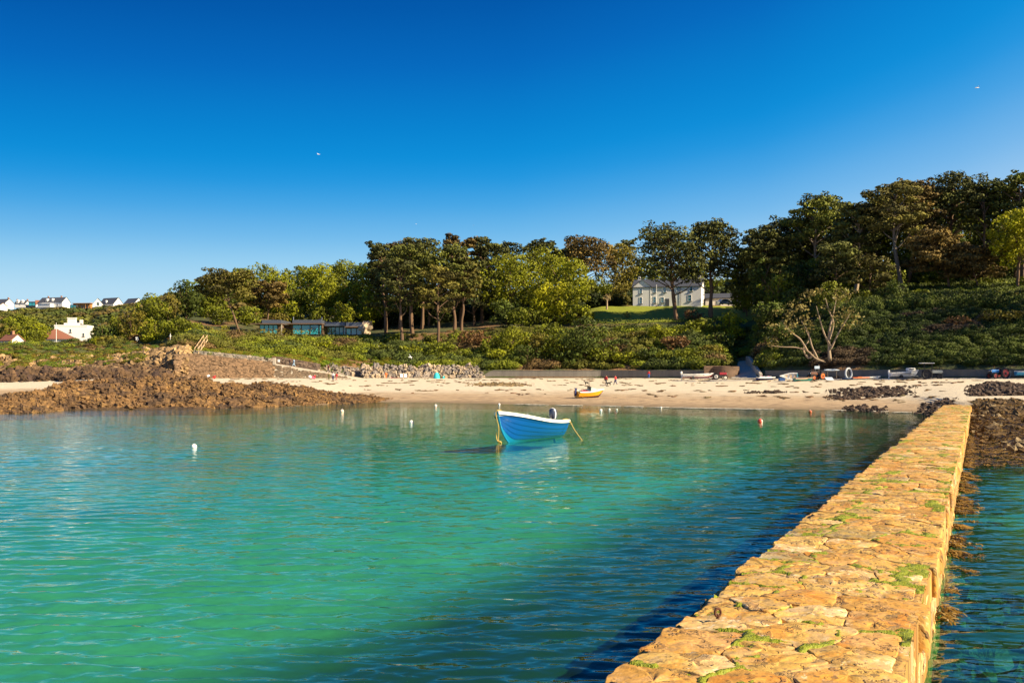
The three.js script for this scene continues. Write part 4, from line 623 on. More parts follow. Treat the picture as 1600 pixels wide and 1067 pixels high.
under(1215, 232, 420, 60, 'mid'); under(1250, 238, 400, 70, 'deep'); under(1290, 240, 390, 60, 'mid'); under(1330, 240, 400, 70, 'mid'); under(1380, 234, 410, 70, 'mid'); under(1420, 240, 400, 70, 'deep'); under(1455, 236, 420, 60, 'mid'); under(1500, 238, 400, 80, 'deep'); under(1545, 228, 430, 60, 'mid'); under(1470, 246, 350, 80, 'deep'); under(1550, 246, 340, 80, 'deep'); under(1405, 250, 345, 80, 'mid'); under(1190, 245, 400, 50, 'deep'); under(1350, 214, 455, 40, 'mid'); under(1250, 224, 450, 60, 'deep'); under(1620, 214, 430, 70, 'mid'); under(1585, 210, 450, 50, 'mid'); for (const [px, top, mat] of [[1180, 385, 'dark'], [1212, 366, 'dark'], [1258, 340, 'green'], [1305, 322, 'dark'], [1352, 318, 'dark'], [1385, 300, 'green'], [1445, 292, 'dark'], [1465, 290, 'dark'], [1512, 292, 'dark'], [1560, 290, 'green'], [1575, 300, 'dark']]) P({ px, d: 262, top, w: 84, mat, clear: .2, label: 'dark pine in the back row of the right wood', group: 'back row of pines on the right' });
under(1440, 208, 452, 44, 'mid'); under(1265, 262, 350, 70, 'deep'); under(1310, 256, 335, 80, 'mid'); under(1350, 262, 345, 70, 'deep'); under(1440, 256, 320, 90, 'deep'); under(1520, 256, 315, 90, 'mid'); under(1585, 246, 330, 90, 'deep'); under(1220, 262, 375, 70, 'deep'); under(1300, 214, 440, 56, 'mid'); under(1395, 212, 440, 50, 'deep'); under(1530, 208, 452, 50, 'deep');
B({ px: 1590, d: 208, top: 324, w: 86, mat: 'yellow', label: 'glowing yellow green tree at the right edge', foot: .3, dense: 1.1 });
B({ px: 1588, d: 196, top: 458, w: 70, mat: 'olive', label: 'olive bush on the bank at the right edge', foot: .05, name: 'bush', category: 'bush' });
B({ px: 1575, d: 184, top: 500, w: 90, mat: 'olive', label: 'wide low bush above the blue tractor', foot: .03, name: 'bush', category: 'bush' });
B({ px: 1497, d: 184, top: 505, w: 44, mat: 'brown', label: 'reddish brown bush low on the ivy bank', foot: .15, name: 'bush', category: 'bush' });
B({ px: 1205, d: 222, top: 470, w: 64, mat: 'deep', label: 'shaded tree beside the slip road', foot: .05 });
B({ px: 1215, d: 208, top: 505, w: 56, mat: 'deep', label: 'dark bush above the slip road wall', foot: .03, name: 'bush', category: 'bush' });
// bare limbed tree standing behind the boats
{
  const d = 184, o = treeThing('bare_limbed_tree', 'pale multi stemmed tree with bare lower limbs and a thin olive crown behind the boats', 'tree', 1298, d), r = mulberry(404), s = d / F, at = (px, py, dz = 0) => V3((px - 1298) * s, PY(py, d) - o.position.y, dz);
  const limbs = [[[1298, 568], [1297, 540], [1299, 515], [1306, 490], [1312, 465]], [[1290, 566], [1275, 560], [1262, 548], [1245, 543], [1222, 542], [1205, 540]], [[1262, 548], [1250, 530], [1236, 520], [1222, 505]], [[1278, 560], [1270, 540], [1266, 520], [1255, 500]], [[1298, 540], [1288, 520], [1282, 500], [1276, 478]], [[1299, 545], [1310, 520], [1318, 505], [1326, 490]], [[1272, 553], [1266, 560], [1258, 545], [1268, 530], [1264, 515]], [[1297, 530], [1303, 505], [1296, 485], [1290, 465]]];
  part('trunk', plain(limbs.map((l, i) => limb(l.map(([a, b], k) => at(a, b, (i % 3 - 1) * k * .4)), i === 0 ? .34 : .2, .05, 7, 16))), M.barkPale, o);
  const bl = []; for (let i = 0; i < 60; i++) { const px = 1196 + r() * 140, f = (px - 1196) / 140, top = lerp(500, 448, Math.pow(Math.sin(f * 2.2), 1.2)), py = lerp(top, f < .35 ? 540 : 512, Math.pow(r(), 1.2)), p = at(px, py, (r() - .5) * 6), b = .7 + r() * 1.0; bl.push([p.x, p.y, p.z, b, b * .7, b, .7 + .7 * r()]); }
  part('crown', blobsToGeo(r, bl, 13, .24, .3, 0, 5000), LEAF.grey, o);
}
// smaller trees and bushes on the middle bank
const bush = (px, d, top, w, mat, label, o = {}) => B({ px, d, top, w, mat, label, foot: .04, name: 'bush', category: 'bush', ...o });
bush(1140, 238, 489, 58, 'yellow', 'bright rounded bush below the tall house pine', { size: .3 });
bush(1098, 236, 500, 64, 'mid', 'wide green bush on the bank below the white house');
bush(1128, 226, 520, 50, 'deep', 'dark bush left of the slip road');
bush(1110, 222, 540, 44, 'olive', 'olive bush low on the bank near the white boat');
bush(1078, 220, 545, 50, 'mid', 'green bush low on the bank above the white boat');
bush(1055, 228, 525, 54, 'brown', 'reddish brown bush in the middle of the bank');
bush(1030, 234, 508, 40, 'bright', 'bright bush hanging over the bare earth');
bush(1010, 226, 545, 50, 'deep', 'dark bush low on the bank');
bush(980, 226, 550, 44, 'bright', 'bright green bush low on the bank behind the walkers');
bush(945, 228, 540, 56, 'mid', 'green bush at the right of the small bank tree');
B({ px: 915, d: 230, top: 500, w: 76, mat: 'deep', label: 'small dark tree with thin stems on the bank above the low wall', foot: .15 });
bush(870, 232, 525, 60, 'mid', 'green bush left of the small bank tree');
bush(845, 236, 522, 56, 'olive', 'sunlit olive bush on the bank');
bush(800, 236, 512, 58, 'bright', 'tall bright bush on the bank right of the boulders', { size: .3 });
bush(770, 236, 530, 46, 'mid', 'green bush above the end of the boulders');
bush(742, 242, 516, 52, 'brown', 'brownish bush at the bank top beside the grove');
bush(720, 236, 545, 40, 'mid', 'small green bush above the boulders');
bush(575, 246, 530, 50, 'deep', 'dark bush in the shade below the pavilion');
bush(535, 240, 540, 50, 'mid', 'rounded bush on the shaded bank above the boulders');
bush(620, 250, 525, 40, 'mid', 'bush around the foot of the left pine trunks');
bush(666, 244, 535, 36, 'bright', 'bright bush between the two foremost pine trunks');
bush(352, 262, 508, 14, 'yellow', 'small clipped round shrub beside the leaning pine', { size: .2 });
bush(1026, 283, 475, 7, 'deep', 'tiny round shrub in front of the white house', { size: .12 });
bush(980, 262, 492, 16, 'olive', 'small bare shrub on the lawn', { size: .16 });
bush(1085, 251, 483, 34, 'brown', 'leafless brown shrub between the two house pines', { dense: .4 });
for (const [px, d, top, w, mat, where] of [[690, 238, 535, 46, 'mid', 'left of the small boulder end'], [780, 232, 548, 44, 'bright', 'just right of the last boulders'], [822, 230, 540, 50, 'deep', 'between the tall bright bush and the olive bush'], [858, 240, 505, 50, 'mid', 'at the bank top under the yellow green tree'], [890, 228, 548, 46, 'deep', 'under the small dark bank tree'], [930, 240, 512, 44, 'mid', 'beside the left corner of the lawn hedge'], [965, 232, 530, 48, 'deep', 'on the steep bank below the lawn'], [998, 236, 520, 40, 'olive', 'in front of the bare earth below the lawn'], [1042, 222, 550, 40, 'mid', 'low on the bank left of the white boat'], [1070, 236, 510, 44, 'bright', 'under the large pine before the white house'], [598, 240, 548, 44, 'mid', 'below the left grove trunks'], [640, 238, 552, 40, 'bright', 'low on the bank below the grove'], [505, 240, 545, 44, 'bright', 'above the upper end of the boulders'], [470, 240, 548, 36, 'mid', 'above the dark retaining wall']]) bush(px, d, top, w, mat, SHADE[mat] + ' bush ' + where);
// hedges
function hedge(label, px0, px1, tOf, h, w, mat, seed, n) {
  const r = mulberry(seed), o = thing('hedge', label, 'hedge'), bl = [], k = 60; for (let i = 0; i <= k; i++) { const px = lerp(px0, px1, i / k), [d, e] = along(px, tOf), x = PX(px, d); bl.push([x, e + lump(x, -d, rough(tOf)) + h * .5, -d, w * .9, h * .62, w * .7, .8 + .4 * r()]); }
  part('leaves', blobsToGeo(r, bl, 26, .2, .7, 0, n), LEAF[mat], o);
}
hedge('clipped hedge along the terrace edge below the pavilion', 318, 522, 6.98, 1.7, 1.1, 'olive', 501, 5200);
hedge('dark hedge along the front of the lawn', 930, 1165, 7.13, 1.0, .9, 'deep', 502, 4200);
hedge('pale flowering hedge row below the lawn hedge', 925, 1035, 6.93, .7, .6, 'grey', 503, 2600);
// cordyline palm
{
  const d = 280, o = treeThing('cordyline', 'pale cordyline with a tuft of dry leaves left of the white house', 'cordyline', 948, d), r = mulberry(9), H = PY(457, d) - o.position.y, pos = [], nor = [], col = [], idx = [];
  part('trunk', plain([limb([[0, -.3, 0], [.1, H * .4, 0], [0, H * .8, .1]], .32, .2), limb([[0, H * .45, 0], [.7, H * .75, .1]], .2, .14)]), M.barkPale, o);
  const fr = []; for (const [cx, cy] of [[0, H * .85], [.8, H * .8], [-.6, H * .72]]) for (let i = 0; i < 60; i++) { const a = r() * 6.28, u = r() * 1.8 - .7, q = Math.sqrt(Math.max(0, 1 - u * u)), L = .9 + .5 * r(), dx = Math.cos(a) * q, dz = Math.sin(a) * q; const b = fr.length; fr.push([cx, cy, 0, dx, u, dz, L]); }
  for (const [x, y, z, dx, dy, dz, L] of fr) { const b = pos.length / 3; for (let q = 0; q < 3; q++) { const t = q / 2, w = .07 * (1 - t * .9); pos.push(x + dx * L * t - dz * w, y + dy * L * t - L * t * t * .4, z + dz * L * t + dx * w, x + dx * L * t + dz * w, y + dy * L * t - L * t * t * .4, z + dz * L * t - dx * w); for (let e = 0; e < 2; e++) { nor.push(0, 1, 0); col.push(1, 1, 1); } if (q) { const c = b + q * 2; idx.push(c - 2, c - 1, c + 1, c - 2, c + 1, c); } } }
  M.dryLeaf = std(.42, .32, .15, { side: THREE.DoubleSide }); const g = finish(pos, nor, col, idx); g.computeVertexNormals(); part('crown', g, M.dryLeaf, o);
}
// ------------------------------------------------------------------ buildings
function pentagon(dep, h, rh, w) { const s = new THREE.Shape([[-dep / 2, -1.2], [dep / 2, -1.2], [dep / 2, h], [0, h + rh], [-dep / 2, h]].map(p => new THREE.Vector2(...p))); return new THREE.ExtrudeGeometry(s, { depth: w, bevelEnabled: false }).rotateY(Math.PI / 2).translate(-w / 2, 0, 0); }   // ridge along x
function roofGeo(dep, h, rh, w, over = .3, th = .18) {
  const a = Math.atan2(rh, dep / 2), L = Math.hypot(rh, dep / 2) + over, gs = [];
  for (const s of [1, -1]) gs.push(new THREE.BoxGeometry(w + over * 2, th, L).translate(0, th / 2 + .02, L / 2).rotateX(a).rotateY(s > 0 ? 0 : Math.PI).translate(0, h + rh, 0));
  return plain(gs);
}
function windowOn(parent, x, y, z, w, h, turn = 0, sillMat = M.slate, glass = M.glass, frame = M.white) {
  const g = part('window', plain([bx(w + .12, .07, .1, 0, h / 2, 0), bx(w + .12, .07, .1, 0, -h / 2, 0), bx(.07, h - .07, .1, -w / 2, 0, 0), bx(.07, h - .07, .1, w / 2, 0, 0), bx(w - .07, .05, .07, 0, 0, 0)]), frame, parent);
  g.position.set(x, y, z); g.rotation.y = turn; part('pane', bx(w - .02, h - .02, .03, 0, 0, -.02), glass, g); if (sillMat) part('sill', bx(w + .35, .14, .26, 0, -h / 2 - .11, .06), sillMat, g); return g;
}
function chimney(x, z, y, h, w = .7, mat = M.white, pots = 2) { return [bx(w, h, w * .8, x, y + h / 2, z), bx(w + .14, .14, w * .8 + .14, x, y + h - .2, z)]; }
{ // white house
  const a = 17 * Math.PI / 180, d0 = 290, o = thing('white_house', 'two storey white rendered house above the lawn, half hidden by the two pines', 'house', [PX(989, d0), 23.1, -d0], -a), W = 19.7, D = 8, H = 5.7;
  const pAt = px => { const u = (px - 800) / F; return (u * d0 - PX(989, d0)) / (Math.cos(a) + Math.sin(a) * u); }, yAt = (py, p) => PY(py, d0 - Math.sin(a) * p) - 23.1;
  part('wall', pentagon(D, H, 2.5, W).translate(W / 2, 0, -D / 2), M.white, o);
  const r = part('roof', roofGeo(D, H, 2.5, W).translate(W / 2, 0, -D / 2), M.slate, o);
  part('chimney', plain([...chimney(1.2, -D / 2, H + 2.1, 1.5, .9), ...chimney(W - 1, -D / 2, H + 2.1, 1.5, .9)]), M.white, r);
  part('gable_wing', pentagon(5.3, H + .1, 2.1, 4).rotateY(Math.PI / 2).translate(2.72, 0, -1.86), M.white, o);
  part('wing_roof', roofGeo(5.3, H + .1, 2.1, 4.4, .25).rotateY(Math.PI / 2).translate(2.72, 0, -2.1), M.slate, o);
  for (const [px, py, w, h, z] of [[1001.5, 469.5, .85, 1.75, .16], [1001.5, 455, .85, 1.3, .16], [1023, 468.3, .85, 1.7, .04], [1023, 453.5, .85, 1.3, .04], [1035.5, 468.6, .85, 1.5, .04], [1039, 453, .9, 1.3, .04], [1078, 465.5, 1.0, 1.7, .04], [1060, 452, .9, 1.3, .04], [1080, 451.5, .9, 1.3, .04]]) { const p = pAt(px); windowOn(o, p, yAt(py, p), z, w, h, 0, M.slate, M.tealGlass); }
  const dp = pAt(1043); part('door', bx(1.1, 2.2, .1, dp, 1.2, .06), M.slate, o);
  for (const px of [1015.5, 1064]) part('drainpipe', cyl(.06, .06, H, pAt(px), 0, .12, 8), M.dark, o);
  windowOn(o, W + .04, 1.5, -3, .8, 1.3, Math.PI / 2, M.slate); windowOn(o, W + .04, 4.3, -5.6, .8, 1.2, Math.PI / 2, M.slate); part('arch', plain([cyl(.8, .8, .12, 0, 0, 0, 20).rotateX(Math.PI / 2).rotateY(Math.PI / 2).translate(W + .02, 1.7, -6.4), bx(.1, 1.9, 1.6, W + .06, .75, -6.4)]), M.dark, o);
  const fp = thing('flagpole', 'slender white flagpole in front of the white house', 'flagpole', [PX(1026, 284), groundAt(PX(1026, 284), 284), -284]); part('pole', cyl(.07, .05, PY(446, 284) - fp.position.y, 0, 0, 0), M.white, fp); part('finial', new THREE.SphereGeometry(.11, 10, 8).translate(0, PY(446, 284) - fp.position.y + .08, 0), M.white, fp); part('base', cyl(.3, .24, .3, 0, -.1, 0), M.concrete, fp);
  const w2 = thing('white_outbuilding', 'low white annexe and garden wall behind the tall pine beside the parked cars', 'annexe', [PX(1108, 295), 23.2, -295], -.2); part('wall', pentagon(5, 2.9, 1.4, 9).translate(3.5, 0, -2), M.cream, w2); part('roof', roofGeo(5, 2.9, 1.4, 9).translate(3.5, 0, -2), M.slate, w2); part('garden_wall', bx(8, 1.5, .3, 10.5, .6, 1), M.white, w2); windowOn(w2, 2.5, 1.5, .52, .9, 1.1);
}
function car(name, label, px, d, turn, mat, y) {
  const o = thing(name, label, 'car', [PX(px, d), y ?? groundAt(PX(px, d), d) + .12, -d], turn), side = [[-2.1, .35], [2.1, .35], [2.15, .75], [2.0, .95], [1.15, 1.02], [.55, 1.5], [-1.35, 1.52], [-1.95, 1.02], [-2.15, .9]];
  const g = new THREE.ExtrudeGeometry(new THREE.Shape(side.map(p => new THREE.Vector2(...p))), { depth: 1.55, bevelEnabled: true, bevelSize: .08, bevelThickness: .08, bevelSegments: 2 }).translate(0, 0, -.775); part('body', g, mat, o);
  for (const s of [1, -1]) { part('window', new THREE.ExtrudeGeometry(new THREE.Shape([[1.0, 1.03], [.52, 1.43], [-1.3, 1.45], [-1.75, 1.03]].map(p => new THREE.Vector2(...p))), { depth: .02, bevelEnabled: false }).translate(0, 0, s * .865 - .01), M.glass, o); for (const x of [1.35, -1.35]) { const w = part('wheel', new THREE.CylinderGeometry(.32, .32, .22, 18).rotateX(Math.PI / 2).translate(x, .32, s * .78), M.tyre, o); part('rim', new THREE.CylinderGeometry(.2, .2, .03, 14).rotateX(Math.PI / 2).translate(x, .32, s * .9), M.steel, w); } part('headlight', bx(.06, .14, .3, 2.16, .75, s * .5), M.steel, o); }
}
car('car', 'silver grey car parked beside the white house', 1134, 282, .25, paint(.35, .4, .48), 23.2);
car('car', 'white car parked under the trees right of the silver car', 1160, 284, .4, paint(.6, .63, .68), 23.3);
{ // glass pavilion
  const d = 264, o = thing('glass_pavilion', 'low modern flat roofed house with blue green glass walls on the terrace', 'house', [PX(480, d), PY(523.2, d), -d], -.03), X = px => (px - 480) * d / F, Y = py => PY(py, d) - PY(523.2, d);
  const block = (x0, x1, y1, z, dep, mat, name = 'wall') => part(name, bx(X(x1) - X(x0), Y(y1) + 1.5, dep, (X(x0) + X(x1)) / 2, (Y(y1) - 1.5) / 2, z - dep / 2), mat, o);
  block(404, 439, 506.6, -.15, 9, M.brownStone); block(439, 456, 507, -3.4, 6, M.timberDark ??= std(.11, .075, .055)); block(455, 503, 506.6, -.15, 10, M.brownStone); block(503, 541, 507, -4.2, 6, M.brownStone); block(538, 566, 511, -1.5, 9, M.brownStone);
  const slab = (x0, x1, y0, y1, z, dep, mat = M.zinc) => part('roof', rbx(X(x1) - X(x0), Y(y1) - Y(y0), dep, .05, (X(x0) + X(x1)) / 2, (Y(y0) + Y(y1)) / 2, z - dep / 2), mat, o);
  slab(393, 441, 507, 505.4, 1.3, 11.6, M.brownStone); slab(409, 439.5, 505.35, 500, .6, 10); slab(449, 504, 507, 505.2, 1.1, 12, M.brownStone); slab(457, 503, 505.15, 500, .5, 10.4); slab(441.3, 448.7, 507, 504, -2.2, 7, M.concrete); slab(504.3, 538, 509, 506, -1.5, 9, M.zinc); slab(505, 536, 505.9, 502.4, -2.6, 8, M.zinc); slab(538.5, 569, 511.9, 509.8, .2, 11, M.brownStone); slab(540, 566, 509.7, 503.5, -.4, 9, M.zinc);
  const glassRow = (x0, x1, n, y0, y1, z) => { for (let i = 0; i < n; i++) { const a = lerp(x0, x1, i / n), b = lerp(x0, x1, (i + 1) / n), w = X(b) - X(a), h = Y(y1) - Y(y0), g = part('window', plain([bx(.1, h, .14, -w / 2 + .05, 0, 0), bx(.1, h, .14, w / 2 - .05, 0, 0), bx(w - .2, .09, .14, 0, h / 2 - .045, 0), bx(w - .2, .09, .14, 0, -h / 2 + .045, 0)]), M.dark, o); g.position.set((X(a) + X(b)) / 2, (Y(y0) + Y(y1)) / 2, z); part('pane', bx(w - .2, h - .18, .04, 0, 0, -.01), M.paneTeal ??= new THREE.MeshPhysicalMaterial({ color: new THREE.Color().setRGB(.02, .33, .40), roughness: .05, ior: 1.7 }), g); } };  // teal panes, brightened in their colour for the sky they reflect
  glassRow(405, 433, 4, 522.6, 507.6, .08); glassRow(457, 498, 3, 522.6, 507.6, .08); glassRow(499, 502.5, 1, 522.6, 508, .08); glassRow(506, 538, 5, 522.6, 509.8, -4.05); glassRow(539.5, 547, 1, 523, 513, -1.3); glassRow(547.2, 564.5, 2, 523, 512.6, -1.3);
  for (const [px, y0, y1] of [[452, 500, 494], [497.5, 500, 494.5]]) part('flue', plain([cyl(.1, .1, Y(y1) - Y(y0), X(px), Y(y0) - .1, -4), cyl(.16, .16, .15, X(px), Y(y1) - .1, -4)]), M.steel, o);
  part('roof_light', new THREE.SphereGeometry(.5, 12, 8, 0, 6.3, 0, 1.57).scale(1, 1.2, 1).translate(X(493), Y(500.1), -5), M.concrete, o); part('pillar', bx(.25, Y(507) + .4, .25, X(440), Y(507) / 2 - .2, .5), M.path, o);
  const l = []; const r = mulberry(66); for (let i = 0; i < 5; i++) { const b = new THREE.Mesh(M.rockGeo[i % 4], M.boulder[2]); b.name = numbered('boulder'); const px = 569 + r() * 13, dd = 262 + r() * 5; b.position.set(PX(px, dd), PY(516 - r() * 8, dd), -dd); b.scale.setScalar(1.1 + r()); b.rotation.set(r(), r() * 6, r()); scene.add(b); tag(b, 'pale rock piled against the right end of the glass pavilion', 'boulder', 'rocks at the end of the pavilion'); }
}
// cottage with a ridge along its own x axis
function cottage(label, { px, d, base, w, h, dep, rh, turn = -.35, wall = M.white, roof = M.slate, chim = [], win = [], dormers = [], extra, name = 'cottage' }) {
  const s = d / F, o = thing(name, label, 'house', [PX(px, d), PY(base, d), -d], turn);
  part('wall', pentagon(dep, h, rh, w), wall, o); const r = part('roof', roofGeo(dep, h, rh, w), roof, o);
  for (const c of chim) part('chimney', plain(chimney(c * w / 2, 0, h + rh - .5, 1.7, .9)), M.brick, r);
  for (const [x, y, ww, hh] of win) windowOn(o, x * w / 2, y, dep / 2 + .04, ww, hh, 0, null);
  for (const x of dormers) { const dm = part('dormer', pentagon(1.7, 1.5, .8, 2.2).rotateY(Math.PI / 2).translate(x * w / 2, h + .5, dep * .3), wall, r); windowOn(dm, x * w / 2, h + 1.35, dep * .3 + 1.15, .9, 1, 0, null); }
  extra?.(o); return o;
}
cottage('dark roofed house with a white gable at the left end of the ridge', { px: 6, d: 700, base: 480, w: 9, h: 3, dep: 7, rh: 2.6, chim: [.8], win: [[0, 1.6, 1, 1.1]] });
cottage('small cream gabled cottage below the leftmost ridge house', { px: 3, d: 660, base: 484, w: 4, h: 2.4, dep: 5, rh: 2, turn: -.9, win: [[0, 1.3, .9, 1]], roof: M.redTile, wall: M.cream });
cottage('dormered cottage with two brick chimneys on the ridge', { px: 34, d: 740, base: 478.5, w: 8.4, h: 1.8, dep: 6, rh: 2.3, turn: -.1, chim: [-.95, .95], dormers: [-.5, .35], win: [[0, 1, .8, .9]] });
{ const d = 735, o = thing('modern_house', 'boxy modern house with a blue glass front on the ridge', 'house', [PX(52, d), PY(478.5, d), -d], -.1); part('wall', bx(8.4, 3.8, 7, 0, 1.2, -3.5), M.dark, o); part('roof', bx(9, .3, 7.6, 0, 3.25, -3.4), M.slate, o); for (let i = 0; i < 3; i++) { const g = part('window', plain([bx(.1, 2.4, .12, -1.25, 0, 0), bx(.1, 2.4, .12, 1.25, 0, 0), bx(2.4, .1, .12, 0, 1.15, 0), bx(2.4, .1, .12, 0, -1.15, 0)]), M.dark, o); g.position.set(-2.7 + i * 2.7, 1.6, .06); part('pane', bx(2.4, 2.2, .04), M.paneTeal, g); } }
cottage('long white house with dormers and a low front wing on the ridge', { px: 84, d: 725, base: 480.5, w: 21, h: 3.6, dep: 8, rh: 3.6, turn: -.3, chim: [-.5, .6], dormers: [-.35, .1], win: [[-.7, 1.6, 1.4, 1.2], [0, 1.6, 1.6, 1.2], [.6, 1.6, 1.2, 1.2]], extra: o => { part('wing', bx(11, 2.6, 4, -2.5, .9, 5.4), M.white, o); part('wing_roof', bx(11.6, .25, 4.6, -2.5, 2.33, 5.4), M.white, o); } });
cottage('brown roofed white cottage left of the long white house', { px: 63, d: 728, base: 481, w: 7, h: 2.4, dep: 6, rh: 3, turn: .5, roof: M.redTile, win: [[0, 1.3, 1, 1.1]] });
{ const d = 715, o = thing('timber_house', 'modern house of orange timber and blue glass on the ridge', 'house', [PX(127, d), PY(483.5, d), -d], -.2), s = d / F; part('wall', bx(14, 5.2, 6, 0, 1.6, -3), M.timber, o); part('roof', bx(15, .35, 7.4, .3, 4.4, -2.6), M.timber, o); part('glass_wing', bx(5, 4, 5, -5.2, 1.2, .2), M.dark, o); for (let i = 0; i < 2; i++) { const g = part('window', plain([bx(.1, 2.6, .1, -1.1, 0, 0), bx(.1, 2.6, .1, 1.1, 0, 0), bx(2.1, .1, .1, 0, 1.25, 0)]), M.dark, o); g.position.set(-6.2 + i * 2.3, 1.5, 2.76); part('pane', bx(2.1, 2.5, .04), M.paneTeal, g); } for (const x of [0, 2.2, 4.4]) windowOn(o, x, 1.7, .05, 1.3, 2, 0, null, M.glass, M.timber); part('deck_post', plain([cyl(.12, .12, 3.6, 6.9, .6, .8), cyl(.12, .12, 3.6, 3.4, .6, .8)]), M.timber, o); }
cottage('white gabled house with a tall window right of the timber house', { px: 152, d: 705, base: 484, w: 8, h: 3.6, dep: 7, rh: 4.2, turn: -1.15, win: [[0, 1.6, 1.6, 1.4]], extra: o => windowOn(o, 4.05, 3.9, 0, 1.8, 2.2, Math.PI / 2, null) });
cottage('big white gabled house with a slate roof on the ridge', { px: 173, d: 715, base: 484, w: 15, h: 3.8, dep: 8.5, rh: 4.6, turn: -.5, chim: [], dormers: [-.2], win: [[-.5, 1.7, 1.2, 1.3], [.3, 1.7, 1.2, 1.3]] });
cottage('low white house with a dark doorway right of the big gabled house', { px: 191, d: 690, base: 484.5, w: 5, h: 2.7, dep: 5, rh: .8, turn: -.4, win: [[0, 1.1, 1.8, 1.7]] });
cottage('white gabled house partly hidden by the olive tree', { px: 208, d: 640, base: 483, w: 10, h: 3.4, dep: 7, rh: 3.4, turn: -.55, win: [[-.4, 1.6, 1, 1.2], [.4, 1.6, 1, 1.2]] });
cottage('small white cottage with a red roof and brick chimney low in the valley', { px: 18, d: 312, base: 537, w: 5.4, h: .9, dep: 4.6, rh: 1.9, turn: -.5, roof: M.redTile, chim: [.1], win: [[-.4, .5, .6, .6]], wall: M.cream });
{ // villa
  const d = 385, s = d / F, o = thing('white_villa', 'white villa with a broad chimney stack and a red tiled front roof', 'house', [PX(108, d), PY(534, d), -d], .12), Y = py => PY(py, d) - PY(534, d), X = px => (px - 108) * s;
  part('wall', bx(X(133) - X(84), Y(509.5) + 2, 8, (X(133) + X(84)) / 2, (Y(509.5) - 2) / 2, -5), M.white, o); part('parapet', bx(X(133) - X(84) + .3, .5, 8.3, (X(133) + X(84)) / 2, Y(509.5) + .251, -5), M.white, o);
  part('side_wing', bx(X(141) - X(133), Y(512.5) + 2, 6, (X(141) + X(133)) / 2 - .01, (Y(512.5) - 2) / 2, -4), M.white, o);
  const hip = (x0, x1, y0, y1, z0, z1) => { const g = new THREE.ConeGeometry(Math.SQRT1_2, 1, 4, 1).rotateY(Math.PI / 4); return g.scale(x1 - x0, y1 - y0, z1 - z0).translate((x0 + x1) / 2, (y0 + y1) / 2, (z0 + z1) / 2); };
  const r = part('roof', hip(X(92), X(128), Y(509), Y(499), -8.6, -1.6), M.slate, o); part('chimney', plain([bx(X(115) - X(103), Y(496.5) - Y(508), 1.5, X(109), (Y(496.5) + Y(508)) / 2, -2), bx(X(121) - X(98), Y(505) - Y(509), 1.3, X(109), (Y(505) + Y(509)) / 2 + .2, -2.05), bx(X(115.6) - X(102.4), .3, 1.8, X(109), Y(496.5), -2)]), M.white, r); part('chimney', bx(1.1, 1.8, 1, X(119.5), Y(502), -5), M.cream, r);
  windowOn(o, X(108), Y(516.5), -.95, .75, 1.35, 0, M.concrete); windowOn(o, X(127.5), Y(523), -.95, .8, 1.3, 0, M.concrete);
  const f = part('front_roof', hip(X(64), X(123), Y(531), Y(514.2), .2, 8.5), M.redTile, o); part('eaves', bx(X(121) - X(65), .3, 7.6, X(93), Y(531) - .16, 4.35), M.white, f); part('front_wall', bx(X(119) - X(67), 2.4, 7, X(93), Y(531) - 1.5, 4.3), M.white, o);
  const fp = thing('mast', 'white mast rising in front of the red tiled roof', 'mast', [PX(87, 372), PY(533, 372), -372]); part('pole', cyl(.12, .08, PY(505, 372) - PY(533, 372), 0, 0, 0), M.white, fp); part('yard', bx(.9, .06, .06, 0, 4.6, 0), M.white, fp); part('cap', new THREE.SphereGeometry(.13, 8, 6).translate(0, 6.75, 0), M.white, fp);
}
